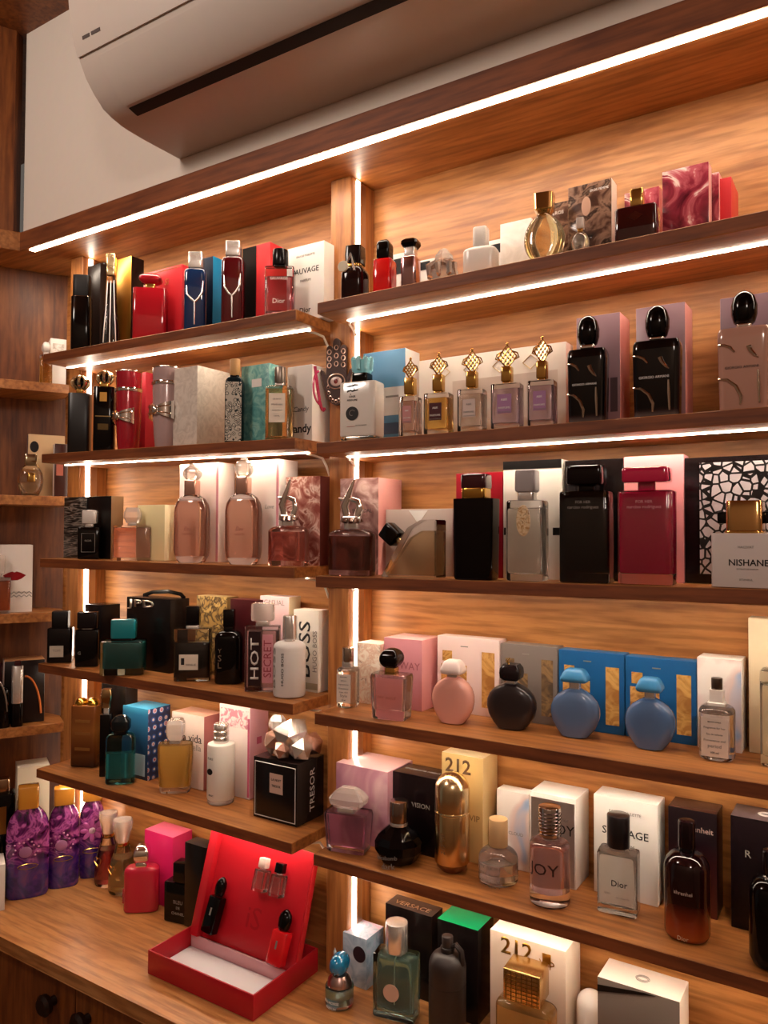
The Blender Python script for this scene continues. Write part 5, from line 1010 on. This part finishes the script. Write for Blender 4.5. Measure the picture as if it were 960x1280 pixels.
# ---------------------------------------------------------------- lowest right shelf
g = xf('R5', 422, 486, 517, 966, 1.02, dmin=.06); carton(g, 'shiny pink lilac box behind the pink crystal bottle', pr([(.3, 'a06a82'), (.5, 'c890a0'), (.65, 'e4bcc0'), (.8, 'b07a90')], 10, 1.6, 3, .15), card('c08a96', .25), card('d8b0b0', .25))
g = bf('R5', 406, 470, 984, vb=1070, d=.036, turn=.35)
bottle(g, 'pink rectangular bottle with a faceted crystal cap at the left of the lowest right shelf', [('body', (CLEAR, glip('e0749a', .42)), None, 1013, 1., {'n': 9, 'fill': .95, 'base': .009, 'wall': .004, 'b': .004, 'prof': [(0, .82, .85), (.04, .88, .9), (.9, 1, 1), (1, .96, .96)]}), ('collar', SILV, 1014, 1007, 24), ('cap', CRYS, 1010, 984, 47, {'seg': 10, 'ang': 5, 'df': .95, 'prof': [(0, .6), (.25, .95), (.5, 1), (.8, .75), (1, .4)]})])
g = xf('R5', 489, 552, 566, 976, 1.035, dmin=.05); carton(g, 'plain black box behind the faceted black bottle', card('150c0e', .25), card('1c1214', .25), card('2a2020', .25)); text(g.root, 'SPICEBOMB NIGHT', g.w*.7, 0, 0, g.h, INKGR, side='top'); text(g.root, 'VISION', g.w*.35, .01, g.h*.62, g.fy, INKGR)
g = rf('R5', 470, 530, 1000, vb=1089)
bottle(g, 'faceted black bottle with a silver cap', [('body', gloss('080506', .06), None, 1030, 1., {'seg': 11, 'ang': 8, 'prof': [(0, .62), (.06, .76), (.32, .99), (.55, 1), (.72, .86), (.88, .58), (1, .36)]}), ('neck', SILV, 1032, 1026, 23), ('cap', metal('a89890', .2), 1027, 1000.5, 23.5, {'b': .0015})])
text(g.root, 'Spicebomb', g.w*.5, 0, g.hz(1063), 0, INKGR, bend=g.w/2+.001, spin=.12); text(g.root, 'dark', g.w*.3, .004, g.hz(1072), 0, INKGR, bend=g.w/2+.001, spin=.12)
g = xf('R5', 553, 604, 622, 949, vb=1082, dmin=.04); carton(g, 'tall gold box with dark digits behind the gold capsule bottle', mat('dcba7c', .35, metal=.35), mat('e6c88e', .35, metal=.2), mat('f0dcae', .4, metal=.2)); text(g.root, '212', g.w*.62, -g.w*.1, g.h*.89, g.fy, mat('5a3a1a', .4), bold=.02); text(g.root, 'VIP', g.w*.25, g.w*.3, g.h*.42, g.fy, mat('8a6a3a', .4))
g = rf('R5', 544, 588, 965, vb=1096)
GC = metal('ecd6a8', .22)
bottle(g, 'tall gold capsule bottle with a rounded top', [('body', metal('e0bc84', .24), .012, 1014, 1., {'b': .002}), ('foot', metal('8a6448', .25), None, .0125, .9, {'prof': [(0, .7), (.5, .95), (1, 1)]}), ('ring', metal('f0dcae', .1), 1015, 1012, 1.03), ('cap', GC, 1012.5, 965, 1., {'prof': 'dome'})])
text(g.root, '212 VIP', .03, -.002, g.hz(1048), 0, mat('7a5636', .4), spin=R90, bend=g.w/2)
g = xf('R5', 621, 661, 666, 994, vb=1091, dmin=.025); carton(g, 'small white box with blue cloud print behind the beige capped bottle', CLOUD, card('f0e6de'), card('f6eee6')); text(g.root, 'CLOUD', g.w*.45, g.w*.1, g.h*.46, g.fy, INKGR)
g = rf('R5', 598, 648, 1023, vb=1111)
bottle(g, 'short round clear bottle with a beige cylinder cap', [('body', (CLEAR, glip('f6e0d8')), None, 1059, 1., {'prof': 'sh34_42', 'fill': .62, 'base': .006, 'b': .004}), ('neck', SILV, 1060, 1056, 15), ('cap', mat('cfa878', .5), 1057, 1023, 24, {'b': .0012})])
for k in range(4): text(g.root, ('MY SKIN', 'SOFT ALOE', 'AND PEAR', 'BLUSH')[k], g.w*.62, -.003, g.hz(1077+k*8), 0, INKGR, bend=g.w/2+.0002, hmax=.004)
g = xf('R5', 662, 719, 735, 1000, vb=1113, dmin=.04); carton(g, 'white box with a silver framed front behind the pink cylinder bottle', card('efe6de'), card('f6eee6'), card('faf2ea')); plate(g.root, 'silver_panel', metal('c8bcb6', .45), 0, g.h*.48, g.w*.94, g.h*.93, g.fy); text(g.root, 'JOY', g.w*.5, g.w*.22, g.h*.62, g.fy-.0005, INKK); text(g.root, 'Dior', g.w*.2, g.w*.25, g.h*.75, g.fy-.0005, INKGR)
g = rf('R5', 661, 712, 1008, vb=1138)
bottle(g, 'tall pink cylinder bottle with a silver wire wound cap', [('body', (CLEAR, glip('f2a8a4', .5)), None, 1048, 1., {'prof': 'sh10_45', 'fill': .96, 'base': .018, 'b': .003}), ('neck', SILV, 1049, 1044, 21), ('cap', metal('d8ccc4', .15), 1045, 1008, 28.5, {'b': .001})])
bm = bmesh.new(); r = g.pw(28.5)/2
for k in range(7): tube(bm, [(r*math.cos(t), r*math.sin(t), g.hz(1044)+(g.hz(1010)-g.hz(1044))*((k+.3+.9*t/(2*PI))/8)) for t in [2*PI*i/18 for i in range(19)]], .0008, 5)
link('wire', bm, metal('6a5a58', .25), g.root)
text(g.root, 'JOY', g.w*.8, 0, g.hz(1081), 0, metal('5a4a4a', .3), bend=g.w/2+.0004, hmax=.019)
g = xf('R5', 741, 820, 829, 1007, vb=1134, dmin=.035); sauvage_box(g, 'white box with large dark lettering behind the clear bottle with black cap', False)
g = bf('R5', 744, 799, 1018, vb=1146, d=.032, turn=.3)
bottle(g, 'rectangular clear bottle with a black cap on the lowest right shelf', [('body', (CLEAR, glip('f4ecd8')), None, 1062, 1., {'n': 9, 'fill': .95, 'base': .01, 'b': .003}), ('neck', SILV, 1063, 1056, 20), ('cap', mat('161012', .3, coat=.4), 1058, 1018, 29, {'n': 2, 'b': .0015, 'df': .95})])
text(g.root, 'Dior', g.w*.4, g.w*.08, g.hz(1099), g.fy-.0002, INKK, bold=.008); text(g.root, 'EAU', g.w*.14, -g.w*.22, g.hz(1112), g.fy-.0002, INKGR); text(g.root, 'DE TOILETTE', g.w*.32, g.w*.16, g.hz(1116), g.fy-.0002, INKGR)
g = xf('R5', 833, 893, 902, 1018, vb=1150, dmin=.035); carton(g, 'dark reddish black box behind the dark amber bottle', zgrad([(0, '5a1c10'), (.35, '3a0f10'), (.7, '160a10')], g.h, .3), card('1c0e10', .3), card('4a2c22', .25)); text(g.root, 'Fahrenheit', g.w*.7, g.w*.08, g.h*.82, g.fy, mat('b89a90', .5))
g = rf('R5', 827, 885, 1025, vb=1181)
bottle(g, 'tall dark bottle fading to amber at its foot with a dark cap', [('body', zgrad([(0, '5a2010'), (.06, 'a04818'), (.2, '8a3212'), (.45, '2a0c0a'), (1, '140709')], g.hz(1064), .06), None, 1064, 1., {'n': 2.3, 'prof': 'sh20_34', 'b': .006}), ('neck', BLK, 1066, 1060, 20), ('cap', gloss('180a0c', .1), 1061, 1025, 22, {'b': .003})])
text(g.root, 'Fahrenheit', g.w*.5, 0, g.hz(1107), 0, mat('c8b4a8', .4), bend=g.w/2+.0003); text(g.root, 'Dior', g.w*.24, 0, g.hz(1162), 0, mat('d8b890', .4), bend=g.w/2+.0003)
g = xf('R5', 910, 984, 988, 1032, vb=1176, dmin=.05); carton(g, 'black box with a pale emblem on its lid at the right edge', card('150c10', .25), card('150c10', .25), card('6a5a5c', .3))
bm = bmesh.new()
for q in (-.5, 0, .5): tube(bm, [(.004+.009*math.cos(t)*(1-abs(q)*.3), .006*math.sin(t)+q*.004, g.h+.0002) for t in [2*PI*i/16 for i in range(17)]], .0005, 4)
link('emblem', bm, INKW, g.root); text(g.root, 'R', g.w*.1, -g.w*.2, g.h*.68, g.fy, INKGR)
g = rf('R5', 931, 992, 1063, vb=1221)
bottle(g, 'large black round shouldered bottle cut by the right edge', [('body', BLK, None, 1098, 1., {'n': 2.6, 'prof': 'sh18_45', 'b': .012}), ('neck', SILV, 1099, 1095, 24), ('cap', gloss('140a0c', .1), 1096, 1063, 26, {'b': .003})]); text(g.root, 'R', .007, -g.w*.3, g.hz(1152), 0, INKGR, bend=g.w/2+.0003)

# ---------------------------------------------------------------- worktop, right
g = xf('W', 431.7, 461, 482, 1172, 1.035, dmin=.05); g.h = aty(461, 1176, 1.035).z+.725; carton(g, 'pale blue box printed with dark flowers behind the little creature capped bottle', pr([(.3, '8098b0'), (.5, 'a4b8c8'), (.66, 'c0ccd6')], 30, 1.6, 3, .3), pr([(.3, '6a86a4'), (.55, '9ab0c4'), (.7, 'b8a8c8')], 40, 1.6, 3, .3), pr([(.35, 'a8b8cc'), (.5, 'c8ccdc'), (.62, 'd8b0c8'), (.75, 'b0c0d4')], 60, 1.6, 3, .3)); disc(g.root, 'flower_print', card('2a1c26'), g.w*.2, g.h*.66, g.w*.26, .0125, g.fy)
g = rf('W', 410, 446, 1190, vb=1267)
bottle(g, 'tiny teal bottle with a blue egg shaped cap ringed like an eye', [('body', (CLEAR, glip('4f9c9c', .4)), None, 1228, 1., {'prof': 'sh14_60', 'fill': .86, 'base': .006, 'b': .004}), ('collar', metal('caa8a0', .3), 1230, 1217, .78, {'prof': [(0, 1.1), (.5, 1.05), (1, .7)]}), ('cap', mat('1878a8', .12, coat=1), 1219, 1190.5, 22.5, {'prof': 'ball', 'df': .9})])
zc = g.hz(1207)
for rr, cc, o in ((.0085, '0a1c2c', 0), (.0055, '58b4d8', .0012), (.0032, '0c141c', .0022)):
    bm = bmesh.new(); aloft(bm, profile('ball', rr*1.5, .009, -rr, rr, 0), 2, 18, M4=Matrix.Translation((.001, -g.pw(10)-o, zc-.003))); link('eye_ring', bm, mat(cc, .15), g.root)
bm = bmesh.new(); aloft(bm, [(0, .003, .002), (.008, .0022, .0015), (.013, .0005, .0005)], 2, 8, -.009, 0, Matrix.Translation((0, 0, g.hz(1198)))); link('fin', bm, mat('c8d0d4', .2), g.root)
text(g.root, 'SEA HORSE', g.w*.62, -.001, g.hz(1245), 0, INKW, bend=g.w/2+.0003); text(g.root, 'PARFUM', g.w*.4, -.001, g.hz(1252), 0, INKW, bend=g.w/2+.0003)
g = xf('W', 484, 541, 549, 1147, 1.062, dmin=.036); carton(g, 'dark brown box with pale lettering on its lid behind the teal edged bottle', card('120a0a', .25), card('2a1c18', .25), card('4a3a34', .3)); text(g.root, 'VERSACE', g.w*.75, 0, -.004, g.h, metal('e8d8c4', .3), side='top')
g = bf('W', 468, 528, 1152, vb=1280, d=.034, turn=.35)
bottle(g, 'rectangular clear bottle with teal edges, silver cap and a round medallion', [('body', (glass('c8f0ea'), glip('a8cfc4', .4)), None, 1190, 1., {'n': 12, 'fill': .94, 'base': .011, 'wall': .006, 'b': .003}), ('neck', SILV, 1191, 1187, 19), ('cap', SILV, 1188, 1152, 28, {'n': 2, 'b': .0012})])
piece(g.root, 'dip_tube', mat('e8e4dc', .3), .0022, .0022, .02, g.hz(1195), seg=8); bm = bmesh.new(); aloft(bm, [(0, .0125, .0125), (.0015, .0125, .0125)], 2, 28, M4=Matrix.Translation((-.002, g.fy-.0002, g.hz(1234))) @ Matrix.Rotation(R90, 4, 'X')); link('medallion', bm, mat('d2b4a2', .4), g.root)
g = xf('W', 548, 598, 616, 1164, 1.05, dmin=.055); carton(g, 'tall black box with a bright green lid', card('120c0c', .25), card('120c0c', .25), card('0fa86a', .3))
g = rf('W', 537, 584, 1169, vb=1312)
bottle(g, 'matt black flask shaped bottle with a strapped stopper before the green lidded box', [('body', mat('2c2422', .45), None, 1189, 1., {'prof': 'sh18_38', 'b': .006}), ('groove', mat('1a1413', .5), 1228, 1226, 1.012), ('neck', mat('1c1614', .4), 1191, 1183, 18), ('cap', mat('2c2422', .35), 1184, 1169.5, 14, {'b': .0015})])
bm = bmesh.new(); tube(bm, [(.004, 0, g.hz(1183)), (.014, 0, g.hz(1178)), (.022, 0, g.hz(1184)), (.024, 0, g.hz(1198)), (.019, 0, g.hz(1208))], [.003, .004, .0045, .0045, .003], 8); link('strap', bm, mat('241c1a', .4), g.root)
bm = bmesh.new(); tube(bm, [(.0085*math.cos(t), .0085*math.sin(t), g.hz(1187)) for t in [2*PI*i/16 for i in range(17)]], .0008, 5); link('wire_ring', bm, SILV, g.root)
g = xf('W', 613, 706, 724, 1190, 1.03, dmin=.045); carton(g, 'tall white box with gold digits behind the cube capped bottle', card('d9c4b2'), card('f2e4d2'), card('faf0e2')); text(g.root, '212', g.w*.42, -g.w*.14, g.h*.9, g.fy, metal('a8803c', .3), bold=.015); plate(g.root, 'sprig_print', metal('c8a050', .3), g.w*.26, g.h*.89, .012, .014, g.fy); text(g.root, 'VIP', g.w*.2, g.w*.26, g.h*.84, g.fy, metal('a8803c', .3))
g = bf('W', 617, 698, 1204, vb=1352, d=.038, turn=.15)
bottle(g, 'amber bottle with a large woven gold cube cap at the bottom edge', [('body', (CLEAR, glip('f09a30', .45, .75)), None, 1250, 1., {'n': 5, 'prof': 'sh10_60', 'fill': .9, 'base': .01, 'b': .004}), ('collar', BLK, 1251, 1244, 18)])
s = g.pw(48)/2; cz0, cz1 = g.hz(1246), g.hz(1207); bm = bmesh.new(); abox(bm, -s, s, -s*.8, s*.8, cz0, cz1, .001); cp = link('cap', bm, metal('d8b070', .25), g.root)
bm = bmesh.new()
for k in range(7):
    x = -s+2*s*(k+.5)/7; tube(bm, [(x, -s*.8-.0004, cz0+.001), (x, -s*.8-.0004, cz1-.001)], .0006, 4)
for k in range(8):
    z = cz0+(cz1-cz0)*(k+.5)/8; tube(bm, [(-s+.001, -s*.8-.0004, z), (s-.001, -s*.8-.0004, z)], .0006, 4)
link('weave', bm, metal('8a6a38', .3), cp)
g = rf('W', 718, 756, 1238, vb=1345); bottle(g, 'white rounded top of a slim bottle at the bottom edge', [('body', card('e6e0da', .3), None, 1285, 1., {'b': .003}), ('cap', card('ece6e0', .25), 1284.5, 1238, .97, {'prof': 'dome'})])
g = xf('W', 745, 846, 857, 1252, 1.02, dmin=.05); carton(g, 'pale grey box with a dark brown front at the bottom edge', card('6e625a', .35), card('efe2d2'), card('d8c8bc')); bm = bmesh.new(); vv = [bm.verts.new(p) for p in ((-g.w*.5, g.fy-.0004, g.h*.93), (g.w*.08, g.fy-.0004, g.h*.985), (g.w*.22, g.fy-.0004, g.h*.985), (-g.w*.5, g.fy-.0004, g.h*.87))]; bm.faces.new(vv); ex = bmesh.ops.extrude_face_region(bm, geom=bm.faces[:]); bmesh.ops.translate(bm, vec=(0, .0004, 0), verts=[v for v in ex['geom'] if isinstance(v, bmesh.types.BMVert)]); link('dark_stripe', bm, BLKM, g.root, smooth=False)
bm = bmesh.new()
for q in (-.5, 0, .5): tube(bm, [(.009*math.cos(t)*(1-abs(q)*.3), .006*math.sin(t)+q*.004, g.h+.0002) for t in [2*PI*i/16 for i in range(17)]], .0005, 4)
link('emblem', bm, INKGR, g.root)
